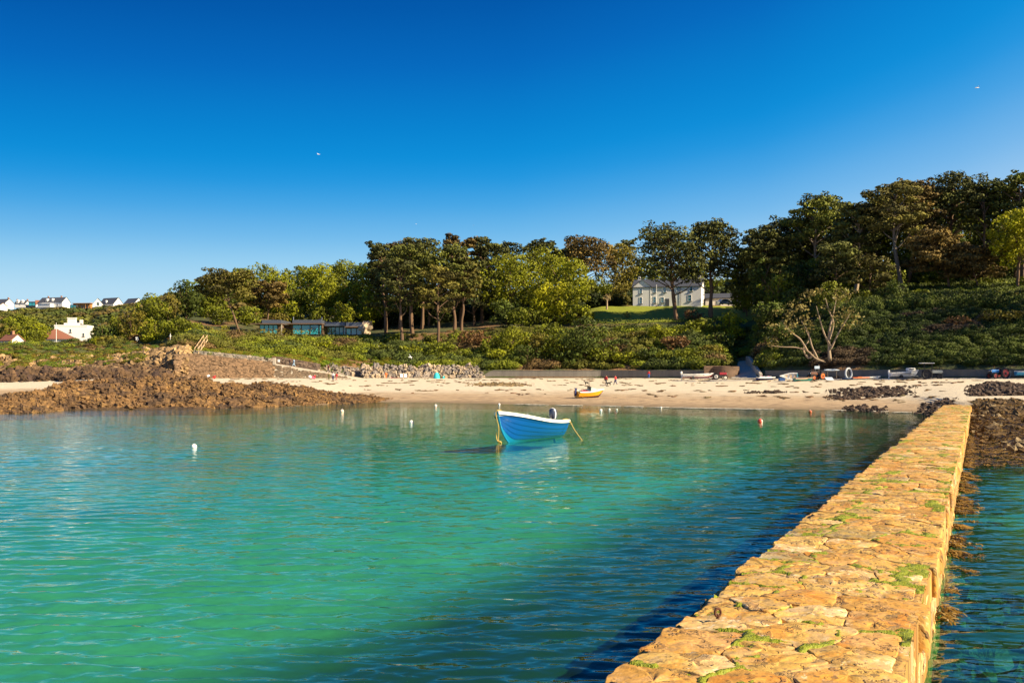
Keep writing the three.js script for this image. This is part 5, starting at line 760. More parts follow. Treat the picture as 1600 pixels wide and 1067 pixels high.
{ // signs, posts, stair
  const d = 250, o = thing('road_sign', 'small white sign on a post at the cliff top', 'sign', [PX(213.5, d), PY(538, d), -d], .2); part('post', cyl(.07, .07, 1.9, 0, -.6, 0), M.white, o); part('panel', rbx(.72, .75, .06, .02, 0, 1.45, .05), M.white, o);
  const d2 = 229, p = thing('lamp_post', 'short white post standing before the pale rocks', 'post', [PX(265.5, d2), PY(538, d2), -d2]); part('post', cyl(.11, .09, 2.5, 0, -.3, 0), M.white, p); part('arm', bx(.55, .08, .08, 0, 1.9, 0), M.white, p); part('cap', cyl(.07, .03, .35, 0, 2.2, 0), M.white, p);
  const u = thing('upturned_boat', 'small white upturned boat lying above the sea wall', 'boat', [PX(281, 212), PY(551, 212), -212], .35); part('hull', new THREE.SphereGeometry(1, 16, 10, 0, 6.3, 0, 1.6).scale(1.1, .42, .5), M.white, u); part('keel', bx(1.9, .06, .06, 0, .42, 0), M.concrete, u); u.rotation.z = -.35;
  const st = thing('wooden_stair', 'steep wooden stair with handrails up the bank beside the terrace', 'stair', [PX(303, 211), PY(553, 211), -211]), a = V3(0, 0, 0), b = V3(PX(318, 224) - PX(303, 211), PY(531, 224) - PY(553, 211), -13);
  const L = b.length(), al = t => a.clone().lerp(b, t); for (const z of [0, 1]) { part('stringer', limb([V3(z * .9, 0, z * .3), al(1).add(V3(z * .9, 0, z * .3))], .14, .14, 5), M.paleWood, st); part('handrail', limb([V3(z * .9, 1.1, z * .3), al(1).add(V3(z * .9, 1.1, z * .3))], .08, .08, 5), M.paleWood, st); for (const t of [.05, .35, .65, .95]) part('baluster', cyl(.06, .06, 1.1, al(t).x + z * .9, al(t).y, al(t).z + z * .3, 6), M.paleWood, st); } for (let i = 0; i < 16; i++) { const q = al((i + .5) / 16); part('tread', bx(.95, .06, .5, q.x + .45, q.y, q.z + .15), M.paleWood, st); }
  const sg = thing('notice_board', 'pale blue notice board on a post behind the teal dinghy', 'sign', [PX(1277, 176), groundAt(PX(1277, 176), 176), -176]); part('post', bx(.1, 2.9, .1, .35, 1.3, 0), M.barkGrey, sg); part('post', bx(.08, 2.2, .08, -.3, 1.2, 0), M.barkGrey, sg); part('panel', rbx(.9, .5, .05, .02, 0, 2.2, .09), std(.62, .74, .85), sg);
}
// ------------------------------------------------------------------ boats
function hullShape({ L, B, D, rise = .38, stern = .8, deep = 1, full = 3.2 }) {
  return (a, s) => { // a: 0 stern .. 1 bow; s: 0 keel .. 1 gunwale
    const b = B / 2 * (1 - Math.pow(a, full)) * (stern + (1 - stern) * Math.sin(Math.PI * Math.min(1, .18 + a * .9))), sh = D * (.74 + .06 * (1 - a) * (1 - a) + rise * Math.pow(a, 2.0)), k = D * .62 * Math.pow(Math.max(0, (a - .80) / .2), 2.2) + D * .05 * (1 - a);
    const p = lerp(.48, 1.0, Math.pow(a, 1.6)), q = lerp(1.75, 1.05, Math.pow(a, 1.3)) * deep;
    return [a * L + .30 * s * Math.pow(a, 8) - .02 * L * (1 - s) * (1 - a), k + (sh - k) * Math.pow(s, q), Math.max(.0, b * Math.pow(s, p)) + .02];
  };
}
function strip(fn, nu, nv) { return sheet(nu, nv, (i, j) => fn(i / nu, j / nv), null, 1, p => [p[0], p[1]]); }
function boat(name, label, { L, B, D, paintMat, bottomMat, inside = M.white, strakes = 6, trim = M.white, low = 1, rise, stern, group, thwarts = 3, deep, full, category = 'boat' }) {
  const o = thing(name, label, category, [0, 0, 0], 0, group), h = hullShape({ L, B, D, rise, stern, deep, full }), n = 36;
  for (const z of [1, -1]) for (let k = 0; k < strakes; k++) { const s0 = k / strakes, s1 = Math.min(1, (k + 1) / strakes + .012); part('plank', strip((u, v) => { const s = v < .16 ? s0 : lerp(s0, s1, (v - .16) / .84), out = v < .16 ? (v < .01 ? -.012 : .02) : .02 * (1 - (v - .16) / .84), p = h(u, s); return [p[0], p[1], z * (p[2] + (k ? out * (1 - Math.pow(u, 12)) : 0))]; }, n, 5), k < low ? bottomMat : paintMat, o); }
  part('liner', strip((u, v) => { const z = v < .5 ? 1 : -1, q = Math.abs(v - .5) * 2, s = lerp(.22, 1, q), p = h(lerp(.01, .985, u), s); return [p[0], v === .5 ? h(u, .22)[1] + .02 : p[1] + .01, z * Math.max(.0, p[2] - .05) * (q < .01 ? 0 : 1)]; }, n, 16), inside, o);
  for (const z of [1, -1]) { const rail = strip((u, v) => { const p = h(u, 1), c = [[.05, -.09], [.05, .03], [.02, .05], [-.09, .05], [-.09, 0]][Math.round(v * 4)]; return [p[0] + (u > .99 ? .03 : 0), p[1] + c[1], z * Math.max(0, p[2] + c[0])]; }, n, 4); part('gunwale', rail, trim, o); }
  const tr = []; for (let i = 0; i <= 12; i++) { const s = i / 12, p = h(0, s); tr.push(p); } const sh = new THREE.Shape([...tr.map(p => new THREE.Vector2(p[2], p[1])), ...tr.slice().reverse().map(p => new THREE.Vector2(-p[2], p[1]))]); part('transom', new THREE.ExtrudeGeometry(sh, { depth: .06, bevelEnabled: false }).rotateY(Math.PI / 2).translate(tr[12][0] - .02, 0, 0), paintMat, o);
  const st = []; for (let i = 0; i <= 8; i++) { const p = h(1, i / 8); st.push(V3(p[0] + .015, p[1], 0)); } part('stem', tube([...[.8, .88, .95].map(a => { const p = h(a, 0); return V3(p[0], p[1] - .01, 0); }), ...st], .045, 6, 30), bottomMat, o); part('keel', tube([0, .3, .6, .82].map(a => { const p = h(a, 0); return V3(p[0], p[1] - .02, 0); }), .045, 5), bottomMat, o);
  const bp = h(.90, .97), dk = new THREE.Shape([[h(.86, 1)[0], h(.86, 1)[2] - .03], [h(.94, 1)[0], h(.94, 1)[2] - .02], [h(1, 1)[0], 0], [h(.94, 1)[0], -h(.94, 1)[2] + .02], [h(.86, 1)[0], -h(.86, 1)[2] + .03]].map(p => new THREE.Vector2(...p))); part('foredeck', new THREE.ExtrudeGeometry(dk, { depth: .03, bevelEnabled: false }).rotateX(-Math.PI / 2).translate(0, bp[1] - .02, 0), trim, o);
  for (let i = 0; i < thwarts; i++) { const a = .16 + i * .27, p = h(a, .72); part('thwart', bx(.28, .05, p[2] * 2 - .12, p[0], p[1], 0), inside === M.white ? M.paleWood : M.white, o); }
  o.userData.h = undefined; delete o.userData.h; return [o, h];
}
function outboard(o, h, mat = std(.06, .075, .11, { roughness: .25 }), s = 1, up = 0) {
  const t = h(0, 1), g = part('outboard_motor', plain([cyl(.09 * s, .08 * s, .62 * s, t[0] - .2, t[1] - .5, 0, 10), bx(.24 * s, .1, .22 * s, t[0] - .1, t[1] + .02, 0), bx(.14, .5, .05, t[0] - .2, t[1] - .85, 0)]), mat, o);
  const cv = new THREE.SphereGeometry(1, 22, 16), p = cv.attributes.position; for (let i = 0; i < p.count; i++) { const v = V3(p.getX(i), p.getY(i), p.getZ(i)), m = Math.max(Math.abs(v.x), Math.abs(v.y), Math.abs(v.z)); v.multiplyScalar(lerp(1, 1 / m, .25)); p.setXYZ(i, v.x * .24 * s, v.y * .30 * s + .04 * v.x, v.z * .19 * s); } cv.computeVertexNormals();
  part('cowl', cv.clone().translate(t[0] - .2, t[1] + .34 * s, 0), mat, g); part('stripe', cv.clone().scale(.34, 1.01, 1.02).translate(t[0] - .12, t[1] + .34 * s, 0), M.white, g); part('tiller', limb([[t[0], t[1] + .16, 0], [t[0] + .5, t[1] + .24, .03]], .03, .025, 6), M.dark, g); return g;
}
{ // the blue boat at anchor
  const blue = paint(.001, .078, .34, .25), pale = paint(.003, .20, .40, .3);
  const [o, h] = boat('clinker_boat', 'bright blue clinker motor boat with white gunwale moored in the bay', { L: 5.5, B: 2.0, D: 1.16, rise: .54, full: 8, stern: .84, paintMat: blue, bottomMat: pale, strakes: 6, low: 1, deep: .9 });
  outboard(o, h, std(.05, .06, .10, { roughness: .2 }), 1.0);
  for (const a of [.42, .78]) for (const z of [1, -1]) { const p = h(a, 1); part('cleat', plain([bx(.16, .03, .03, p[0], p[1] + .10, z * (p[2] - .03)), cyl(.02, .02, .06, p[0], p[1] + .04, z * (p[2] - .03), 6)]), M.steel, o); }
  const bow = V3(-.44, 0, -44.5), ster = V3(2.02, 0, -49.4), ang = Math.atan2(-(bow.z - ster.z), bow.x - ster.x);
  o.position.set(ster.x, -.14, ster.z); o.rotation.set(0, ang, 0, 'YXZ'); o.rotateZ(.012); o.rotateX(.05); o.updateMatrixWorld(true);
  const W = (x, y, z) => o.localToWorld(V3(x, y, z)), tip = h(1, 1), cn = h(0, 1);
  const r1 = thing('mooring_rope', 'golden rope hanging from the bow of the blue boat into the water', 'rope'); const a0 = W(tip[0] - .05, tip[1] + .06, .05), a1 = W(tip[0] - .22, .16, .12); part('rope', tube([W(tip[0] - .35, tip[1] + .07, 0), a0, W(tip[0] + .06, tip[1] - .1, .06), a0.clone().lerp(a1, .5).add(V3(.03, -.02, .05)), a1, a1.clone().add(V3(.08, -.14, .06))], .02, 7, 30), M.rope, r1);
  part('coil', plain([new THREE.TorusGeometry(.07, .03, 7, 14).rotateX(1.2).translate(a1.x + .03, .07, a1.z + .05), new THREE.TorusGeometry(.05, .028, 7, 14).rotateX(.4).translate(a1.x + .06, .03, a1.z + .07), limb([[a1.x - .1, .5, a1.z], [a1.x - .09, .2, a1.z + .02], [a1.x, .05, a1.z + .04]], .03, .02, 6)]), M.rope, r1);
  const r2 = thing('stern_rope', 'golden rope running from the stern of the blue boat down to the water', 'rope'), b0 = W(cn[0] + .15, cn[1] + .06, -cn[2] + .02), b1 = V3(PX(912, 46.6), -.1, -46.6); part('rope', tube([W(cn[0] + .6, cn[1] + .05, -cn[2] + .1), b0, b0.clone().lerp(b1, .45).add(V3(0, -.04, 0)), b1], .024, 7, 30), M.rope, r2);
}
{ // yellow boat on the sand
  const d = 122, [o, h] = boat('fishing_boat', 'small yellow boat with dark bottom lying on the wet sand', { L: 3.6, B: 1.5, D: 1.05, rise: .3, stern: .86, paintMat: paint(.78, .36, .01), bottomMat: std(.07, .03, .025), strakes: 7, low: 3, inside: std(.3, .42, .36), trim: M.cream, deep: 1.1 });
  const x = PX(901, d), g = groundAt(x, d); o.position.set(PX(901, d), g + .0, -d); o.rotation.set(0, .5, 0, 'YXZ'); o.rotateX(.12); outboardless(o, h);
  function outboardless(o, h) { part('cuddy', rbx(.8, .42, .9, .06, 2.15, 1.0, 0), std(.45, .6, .52), o); part('windscreen', bx(.05, .35, .85, 1.75, 1.25, 0), M.glass, o); part('cushion', rbx(.9, .1, .8, .04, 1.0, .86, 0), M.red, o); part('mast', cyl(.02, .02, .9, 1.7, 1.1, .1, 6), M.dark, o); part('rudder', bx(.3, .95, .06, -.18, .75, 0), M.navy, o); }
  const r = thing('mooring_rope', 'pale rope from the yellow boat to the sand', 'rope'); part('rope', tube([[x - .1, g + 1.0, -d + .5], [x + .35, g + .35, -d + 1.2], [x + .8, g + .03, -d + 1.9]], .022, 6), M.rope, r); part('anchor', plain([bx(.3, .04, .04, x + .9, g + .05, -d + 2), bx(.04, .04, .25, x + .9, g + .05, -d + 2)]), M.steel, r);
}
function onSand(o, px, d, turn, dy = 0, tip = 0) { const x = PX(px, d); o.position.set(x, groundAt(x, d) + dy, -d); o.rotation.set(0, turn, 0, 'YXZ'); if (tip) o.rotateX(tip); }
function trailer(o, L) { const t = part('trailer', plain([bx(L, .08, .08, L / 2, .12, .3), bx(L, .08, .08, L / 2, .12, -.3), bx(.08, .08, 1.4, L * .4, .1, 0), limb([[L, .12, .3], [L + .9, .1, 0]], .04, .04, 5), limb([[L, .12, -.3], [L + .9, .1, 0]], .04, .04, 5)]), M.steel, o); for (const z of [.8, -.8]) { const w = part('wheel', new THREE.CylinderGeometry(.3, .3, .18, 18).rotateX(Math.PI / 2).translate(L * .4, .05, z), M.tyre, t); } return t; }
{
  let [o, h] = boat('rowing_boat', 'long white boat with a dark red bottom on a trailer before the low wall', { L: 5.9, B: 1.7, D: .95, paintMat: M.white, bottomMat: paint(.2, .02, .03), strakes: 4, low: 2, inside: M.cream, rise: .3 }); onSand(o, 1066.5, 198, .02, .42); trailer(o, 5); outboard(o, h, M.white, .9); part('cover', rbx(3.6, .08, 1.1, .03, 2.6, .72, 0), std(.08, .2, .5), o);
  [o, h] = boat('dinghy', 'teal dinghy with dark cover in the middle of the parked boats', { L: 3.3, B: 1.35, D: .72, paintMat: paint(.01, .26, .24), bottomMat: paint(.01, .18, .18), strakes: 4, inside: M.dark, trim: M.paleWood, rise: .25 }); onSand(o, 1241, 172, .15, .05, .12); part('cover', rbx(2.4, .1, 1.0, .04, 1.5, .55, 0), M.navy, o);
  [o, h] = boat('dinghy', 'turquoise dinghy turned on its side beside the teal dinghy', { L: 2.7, B: 1.2, D: .6, paintMat: paint(.02, .42, .50), bottomMat: paint(.02, .36, .44), strakes: 4, inside: M.white, rise: .2 }); onSand(o, 1247, 174.5, Math.PI - .3, .65, -1.1);
  [o, h] = boat('motor_boat', 'white motor boat with a small raised cabin on a trailer left of the white tractor', { L: 4.5, B: 1.7, D: .85, paintMat: paint(.72, .74, .78), bottomMat: paint(.5, .53, .58), strakes: 4, rise: .6, inside: M.concrete }); onSand(o, 1391.5, 166, .05, .45); trailer(o, 3.9); part('cabin', rbx(1.25, .55, 1.1, .15, 3.5, 1.2, 0), M.white, o); part('window', bx(.9, .2, 1.12, 3.45, 1.28, 0), M.glass, o); part('stripe', bx(3.6, .07, 1.66, 1.9, .55, 0), M.dark, o); outboard(o, h, M.white, .7);
  [o, h] = boat('dinghy', 'light blue boat at the right edge beside the blue tractor', { L: 4.4, B: 1.6, D: .85, paintMat: paint(.03, .34, .62), bottomMat: paint(.02, .2, .4), strakes: 4, inside: M.white, rise: .35 }); onSand(o, 1588, 159, -.15, .45); trailer(o, 3.8);
  [o, h] = boat('dinghy', 'dark blue dinghy heaped with white and pink gear beside the slip road wall', { L: 3.2, B: 1.4, D: .6, paintMat: M.navy, bottomMat: M.dark, strakes: 3, inside: M.dark, rise: .2 }); onSand(o, 1183.5, 186, .1, .02); const gear = mulberry(3); for (let i = 0; i < 7; i++) part(i % 2 ? 'fender' : 'bundle', i % 2 ? new THREE.SphereGeometry(.16, 10, 8).scale(1.6, 1, 1).translate(.7 + i * .3, .62, (gear() - .5) * .5) : rbx(.5, .22, .4, .06, .7 + i * .3, .6, (gear() - .5) * .4), [M.white, M.pink, M.white, M.navy][i % 4], o);
  [o, h] = boat('dinghy', 'white pointed dinghy lying on the sand left of the motor boat', { L: 2.6, B: 1.1, D: .5, paintMat: M.white, bottomMat: M.white, strakes: 3, rise: .25 }); onSand(o, 1350, 170, .04, .03); part('cover', rbx(1.8, .08, .7, .03, 1.2, .38, 0), std(.5, .55, .6), o);
  [o, h] = boat('skiff', 'low grey and orange skiff on the sand right of the inflatable', { L: 2.7, B: 1.0, D: .48, paintMat: std(.3, .33, .33), bottomMat: std(.3, .33, .33), strakes: 3, inside: M.orange, trim: M.orange, rise: .2 }); onSand(o, 1332.5, 169, .06, .02); part('bag', rbx(.9, .25, .5, .08, 1.3, .4, 0), M.orange, o);
  const k = thing('kayak', 'pale kayak lying on a rack above the low wall', 'kayak'); part('hull', new THREE.SphereGeometry(1, 20, 12).scale(1.45, .2, .33), std(.5, .58, .65), k); part('cockpit', new THREE.TorusGeometry(.25, .04, 8, 16).rotateX(Math.PI / 2).scale(1.5, 1, .8).translate(0, .2, 0), M.dark, k); onSand(k, 1300, 175, .08, 1.65); part('rack', plain([bx(.1, 1.7, .1, -.8, -.95, .2), bx(.1, 1.7, .1, .8, -.95, .2), bx(.1, .08, .9, -.8, -.2, 0), bx(.1, .08, .9, .8, -.2, 0)]), M.barkGrey, k);
  const pd = thing('pallet_board', 'pale blue grey board leaning on the sand in front of the kayak rack', 'board'); part('panel', rbx(1.4, .07, .9, .02), std(.5, .58, .66), pd); part('batten', plain([bx(1.35, .06, .08, 0, -.06, .3), bx(1.35, .06, .08, 0, -.06, -.3)]), M.paleWood, pd); onSand(pd, 1296.5, 170, .2, .32); pd.rotateX(.55);
  const inf = thing('inflatable_boat', 'grey inflatable dinghy standing on its side against the wall', 'inflatable boat'); const pts = []; for (let i = 0; i <= 24; i++) { const a = i / 24 * 6.283; pts.push(V3(Math.cos(a) * .62, Math.sin(a) * .95 * (Math.sin(a) > 0 ? 1.05 : .9), 0)); } part('tube', new THREE.TubeGeometry(new THREE.CatmullRomCurve3(pts, true), 48, .17, 10, true), std(.42, .45, .48), inf); part('floor', new THREE.CircleGeometry(.6, 24).scale(1, 1.5, 1).translate(0, 0, -.1), M.dark, inf); onSand(inf, 1326.5, 171, .35, 1.0); inf.rotateX(-.25); inf.rotateZ(-.3);
  const inf2 = thing('inflatable_boat', 'dark blue inflatable lying flat under the standing grey one', 'inflatable boat'); const q = pts.map(p => V3(p.y * 1.0, .2, p.x)); part('tube', new THREE.TubeGeometry(new THREE.CatmullRomCurve3(q, true), 48, .19, 10, true), std(.03, .06, .12), inf2); part('floor', bx(1.6, .05, .9, 0, .12, 0), M.dark, inf2); onSand(inf2, 1326, 169.6, .05, .0);
  const cr = thing('crate', 'dark blue fish crate on the sand left of the turquoise dinghy', 'crate'); part('body', plain([bx(1.0, .06, .7, 0, .03, 0), bx(1.0, .5, .05, 0, .31, .33), bx(1.0, .5, .05, 0, .31, -.33), bx(.05, .5, .6, .475, .31, 0), bx(.05, .5, .6, -.475, .31, 0)]), std(.02, .07, .22), cr); part('rim', plain([bx(1.08, .06, .06, 0, .58, .36), bx(1.08, .06, .06, 0, .58, -.36)]), std(.02, .07, .22), cr); onSand(cr, 1222, 178, .05, .02);
}
// ------------------------------------------------------------------ tractors (bonnet towards +x)
function tractor(label, px, d, turn, { body, rear = .78, front = .42, rim = M.red, canopy, mud = body, scale = 1, frame = M.dark }) {
  const o = thing('tractor', label, 'tractor'), wheel = (x, r, z, w) => { const t = part('wheel', new THREE.TorusGeometry(r - .13 * r, .2 * r, 10, 26).scale(1, 1, w / (.4 * r)).translate(x, r, z), M.tyre, o); part('rim', new THREE.CylinderGeometry(r * .66, r * .66, w * .5, 22).rotateX(Math.PI / 2).translate(x, r, z), rim, t); part('hub', new THREE.CylinderGeometry(r * .2, r * .2, w * .85, 12).rotateX(Math.PI / 2).translate(x, r, z), M.dark, t); const lug = []; for (let i = 0; i < 18; i++) { const a = i / 18 * 6.283; lug.push(bx(.06, .1, w * .9, 0, r * .99, 0, .3).rotateZ(a).translate(x, r, z)); } part('tread', plain(lug), M.tyre, t); };
  for (const z of [.75, -.75]) { wheel(0, rear, z, .36); wheel(1.95, front, z * .9, .22); part('mudguard', new THREE.CylinderGeometry(rear + .1, rear + .1, .42, 18, 1, true, -1.9, 2.3).rotateX(Math.PI / 2).translate(0, rear, z), mud, o); part('headlight', new THREE.SphereGeometry(.1, 10, 8).translate(2.35, 1.2, z * .25), M.steel, o); }
  part('bonnet', rbx(1.55, .5, .62, .08, 1.55, 1.2, 0), body, o); part('grille', bx(.05, .5, .5, 2.34, 1.1, 0), M.dark, o); part('engine', plain([bx(1.5, .45, .4, 1.4, .75, 0), bx(1.1, .5, .5, .2, .8, 0), cyl(.07, .07, 1.5, 1.95, .42, 0, 8).rotateX(0), bx(.1, .1, 1.3, 1.95, .42, 0), bx(.14, .14, 1.4, 0, rear, 0)]), frame, o);
  part('seat', plain([rbx(.42, .1, .46, .04, -.05, 1.25, 0), rbx(.1, .38, .46, .04, -.28, 1.45, 0)]), M.dark, o); part('steering_wheel', plain([new THREE.TorusGeometry(.21, .022, 8, 20).rotateX(Math.PI / 2).rotateZ(.5).translate(.5, 1.62, 0), limb([[.5, 1.62, 0], [.8, 1.3, 0]], .025, .025, 6)]), M.dark, o); part('exhaust', plain([cyl(.035, .035, .7, 1.35, 1.4, .2, 8), cyl(.05, .05, .3, 1.35, 1.7, .2, 8)]), M.rust, o);
  if (canopy) { part('canopy', rbx(2.35, .11, 1.5, .05, -.05, 2.62, 0), M.white, o); part('canopy_post', plain([-.4, .75].flatMap(x => [.6, -.6].map(z => cyl(.03, .03, 1.6, x, 1.05, z, 6)))), M.dark, o); }
  onSand(o, px, d, turn, -.02); o.scale.setScalar(scale); return o;
}
tractor('old red tractor with cream wheels parked right of the white boat', 1118, 199, .05, { body: paint(.30, .012, .02, .45), rim: M.cream, rear: .62, front: .4, scale: .98 });
tractor('white tractor with a canopy roof parked by the low wall', 1449, 164, -.32, { body: paint(.45, .47, .40, .5), rim: M.dark, canopy: true, rear: .8, front: .42 });
tractor('blue tractor with red rear wheels near the right edge', 1566, 160, Math.PI + .35, { body: paint(.02, .16, .48, .4), rim: paint(.3, .03, .03, .5), mud: std(.33, .42, .45), rear: .88, front: .44 });
tractor('orange wheeled tractor half hidden behind the teal dinghy', 1281, 175, Math.PI + .5, { body: paint(.12, .05, .03, .6), rim: M.orange, rear: .72, front: .42, mud: M.rust });
// ------------------------------------------------------------------ people and dogs: one smooth skin over a skeleton of tapered bones
function skinMesh(bones, cell = .026, soft = .035, grow = 0) {
  const lo = [1e9, 1e9, 1e9], hi = [-1e9, -1e9, -1e9]; for (const b of bones) for (let k = 0; k < 2; k++) for (let q = 0; q < 3; q++) { lo[q] = Math.min(lo[q], b[k * 3 + q] - b[6 + k] - grow - .06); hi[q] = Math.max(hi[q], b[k * 3 + q] + b[6 + k] + grow + .06); }
  const side = Math.max(hi[0] - lo[0], hi[1] - lo[1], hi[2] - lo[2]), n = Math.min(84, Math.ceil(side / cell) + 6), mc = new MarchingCubes(n, M.skin, false, false, 60000), half = n / 2, c = lo.map((l, i) => (l + hi[i]) / 2), sc = side / 2 * n / (n - 6);
  mc.isolation = 0; mc.field.fill(-1);
  for (let z = 0; z < n; z++) for (let y = 0; y < n; y++) for (let x = 0; x < n; x++) {
    const px = (x - half) / half * sc + c[0], py = (y - half) / half * sc + c[1], pz = (z - half) / half * sc + c[2]; if (py < lo[1] || py > hi[1] || px < lo[0] || px > hi[0] || pz < lo[2] || pz > hi[2]) continue;
    let s = 0; for (const b of bones) { const dx = b[3] - b[0], dy = b[4] - b[1], dz = b[5] - b[2], l = dx * dx + dy * dy + dz * dz, t = l ? clamp(((px - b[0]) * dx + (py - b[1]) * dy + (pz - b[2]) * dz) / l) : 0, d = Math.hypot(px - b[0] - dx * t, py - b[1] - dy * t, pz - b[2] - dz * t) - lerp(b[6], b[7], t) - grow; s += Math.exp(-d / soft); }
    mc.field[z * n * n + y * n + x] = s > 1e-12 ? Math.max(-1, Math.min(1, soft * Math.log(s))) : -1;
  }
  mc.update(); const k = mc.count, p = new Float32Array(k * 3); for (let i = 0; i < k; i++) for (let q = 0; q < 3; q++) p[i * 3 + q] = mc.positionArray[i * 3 + q] * sc + c[q];
  const g = new THREE.BufferGeometry(); g.setAttribute('position', new THREE.BufferAttribute(p, 3)); g.setAttribute('normal', new THREE.BufferAttribute(new Float32Array(mc.normalArray.subarray(0, k * 3)), 3)); g.setAttribute('uv', new THREE.BufferAttribute(new Float32Array(k * 2), 2)); return g;
}
const POSE = {   // hip, knees, ankles, shoulders, elbows, wrists of a figure 1.72 m tall that looks along +z
  stand: { hip: .92, sh: 1.42, lean: 0, kn: [[.1, .48, .02], [-.1, .48, .0]], an: [[.11, .07, -.02], [-.11, .07, -.03]], el: [[.27, 1.14, -.03], [-.27, 1.14, -.03]], wr: [[.27, .9, .06], [-.27, .9, .06]] },
  walk: { hip: .91, sh: 1.41, lean: .04, kn: [[.09, .5, .2], [-.09, .47, -.02]], an: [[.09, .08, .32], [-.1, .12, -.34]], el: [[.26, 1.15, -.14], [-.26, 1.15, .05]], wr: [[.25, .95, -.08], [-.23, .97, .24]] },
  sit: { hip: .12, sh: .62, lean: -.12, kn: [[.14, .42, .36], [-.14, .42, .36]], an: [[.12, .07, .62], [-.12, .07, .6]], el: [[.26, .36, .0], [-.26, .36, .02]], wr: [[.2, .36, .26], [-.2, .36, .26]] },
};
const bodyCache = {};
function figure(pose) {
  if (bodyCache[pose]) return bodyCache[pose];
  const P = POSE[pose], z = P.lean, s = P.sh, hp = P.hip, head = [0, s + .22, z * 1.3 + .02], torso = [[0, hp, 0, 0, hp + .22, z * .4, .145, .135], [0, hp + .22, z * .4, 0, s - .06, z, .135, .15], [-.15, s - .02, z, .15, s - .02, z, .075, .075]], legs = [], arms = [], hands = [], feet = [];
  [1, -1].forEach((q, i) => { const h = [q * .09, hp, 0], k = P.kn[i], a = P.an[i], e = P.el[i], w = P.wr[i], sh = [q * .19, s, z]; legs.push([...h, ...k, .085, .058], [...k, ...a, .055, .04]); feet.push([...a, a[0] + q * .02, Math.max(.035, a[1] - .03), a[2] + .17, .04, .032]); arms.push([...sh, ...e, .055, .042], [...e, ...w, .04, .028]); hands.push([w, e, q]); });
  const bare = [...torso, ...legs, ...feet, ...arms, [0, s, z, 0, s + .12, z * 1.2, .055, .05], [head[0], head[1] - .03, head[2], head[0], head[1] + .045, head[2] - .005, .082, .09], [0, head[1] - .1, head[2] + .05, 0, head[1] - .08, head[2] + .04, .035, .04]];
  const fine = []; fine.push(new THREE.SphereGeometry(.016, 6, 5).scale(.8, 1.3, 1.4).translate(0, head[1] - .015, head[2] + .095)); for (const q of [1, -1]) { fine.push(new THREE.SphereGeometry(.022, 6, 5).scale(.4, 1.3, .9).translate(q * .088, head[1] - .01, head[2])); fine.push(new THREE.SphereGeometry(.009, 6, 5).translate(q * .032, head[1] + .012, head[2] + .083)); }
  for (const [w, e, q] of hands) { const dir = V3(w[0] - e[0], w[1] - e[1], w[2] - e[2]).normalize(), W = V3(...w), side = V3(q * .2, 0, 1).cross(dir).normalize(), across = V3().crossVectors(dir, side).normalize(); fine.push(limb([W, W.clone().addScaledVector(dir, .045), W.clone().addScaledVector(dir, .09)], .03, .034, 6, 4)); [-.03, -.01, .01, .03].forEach((o, i) => { const b = W.clone().addScaledVector(dir, .085).addScaledVector(across, o), l = [.06, .072, .068, .052][i]; fine.push(limb([b, b.clone().addScaledVector(dir, l * .55), b.clone().addScaledVector(dir, l).addScaledVector(side, .018)], .0095, .007, 5, 4)); }); const b = W.clone().addScaledVector(dir, .03).addScaledVector(across, .03); fine.push(limb([b, b.clone().addScaledVector(across, .03).addScaledVector(dir, .025), b.clone().addScaledVector(across, .035).addScaledVector(dir, .055)], .011, .008, 5, 4)); }
  return bodyCache[pose] = { skin: plain([skinMesh(bare), ...fine]), top: skinMesh([...torso, ...arms], .03, .035, .016), trousers: skinMesh([[0, hp + .02, 0, 0, hp + .08, z * .2, .15, .145], ...legs], .03, .035, .016), shoes: skinMesh(feet, .02, .02, .014), hair: skinMesh([[0, head[1] + .02, head[2] - .02, 0, head[1] + .06, head[2] - .02, .088, .09], [0, head[1] - .03, head[2] - .06, 0, head[1] + .02, head[2] - .05, .06, .07]], .02, .03, .006) };
}
function person(label, px, d, pose, turn, top, legs, scale = 1, hair = M.hair, y) {
  const x = PX(px, d), o = thing('person', label, 'person', [x, y ?? groundAt(x, d) + .02, -d], turn), f = figure(pose); part('body', f.skin, M.skin, o); part('top', f.top, top, o); part('trousers', f.trousers, legs, o); part('shoes', f.shoes, M.dark, o); part('hair', f.hair, hair, o); o.scale.setScalar(scale); return o;
}
person('walker in a dark red jacket and dark trousers beside the black and white dog', 947, 176, 'walk', 2.2, M.red, M.darkCloth, 1.02);
person('slim walker in a red top and dark trousers right of the other red walker', 962, 177, 'walk', -2.4, M.red, M.navy, 1.0);
person('person in a red top and blue trousers standing before the low wall', 1014, 214, 'stand', 2.8, M.red, M.blueCloth, .96);
const rampY = px => tab([427, 440, 567], [5.75, 5.5, 2.62])(px) + .03;
person('person in dark red clothes walking up the slipway', 513, 217.5, 'walk', -1.4, std(.16, .03, .03), M.darkCloth, 1, M.hair, rampY(513));
person('person in light blue clothes walking up the slipway behind the other', 459, 216.5, 'walk', -1.4, std(.35, .5, .65), std(.3, .45, .6), 1, M.hair, rampY(459));
person('person in dark brown clothes walking on the slipway near its top', 453, 216.5, 'walk', -1.4, std(.14, .06, .05), M.darkCloth, 1, M.hair, rampY(453));
person('person dressed in white sitting on the sand below the sea wall', 325, 200, 'sit', .3, M.whiteCloth, std(.4, .42, .5), 1.05);
person('person in a bright red top sitting on the sand below the sea wall', 334.5, 199, 'sit', -.3, M.red, M.red, .9);
person('person in white sitting on the sand below the slipway wall', 484, 206, 'sit', .5, M.whiteCloth, M.whiteCloth, 1);
person('person in dark red sitting on the sand beside the one in white', 490.5, 206, 'sit', -.5, M.red, M.pink, 1.05);
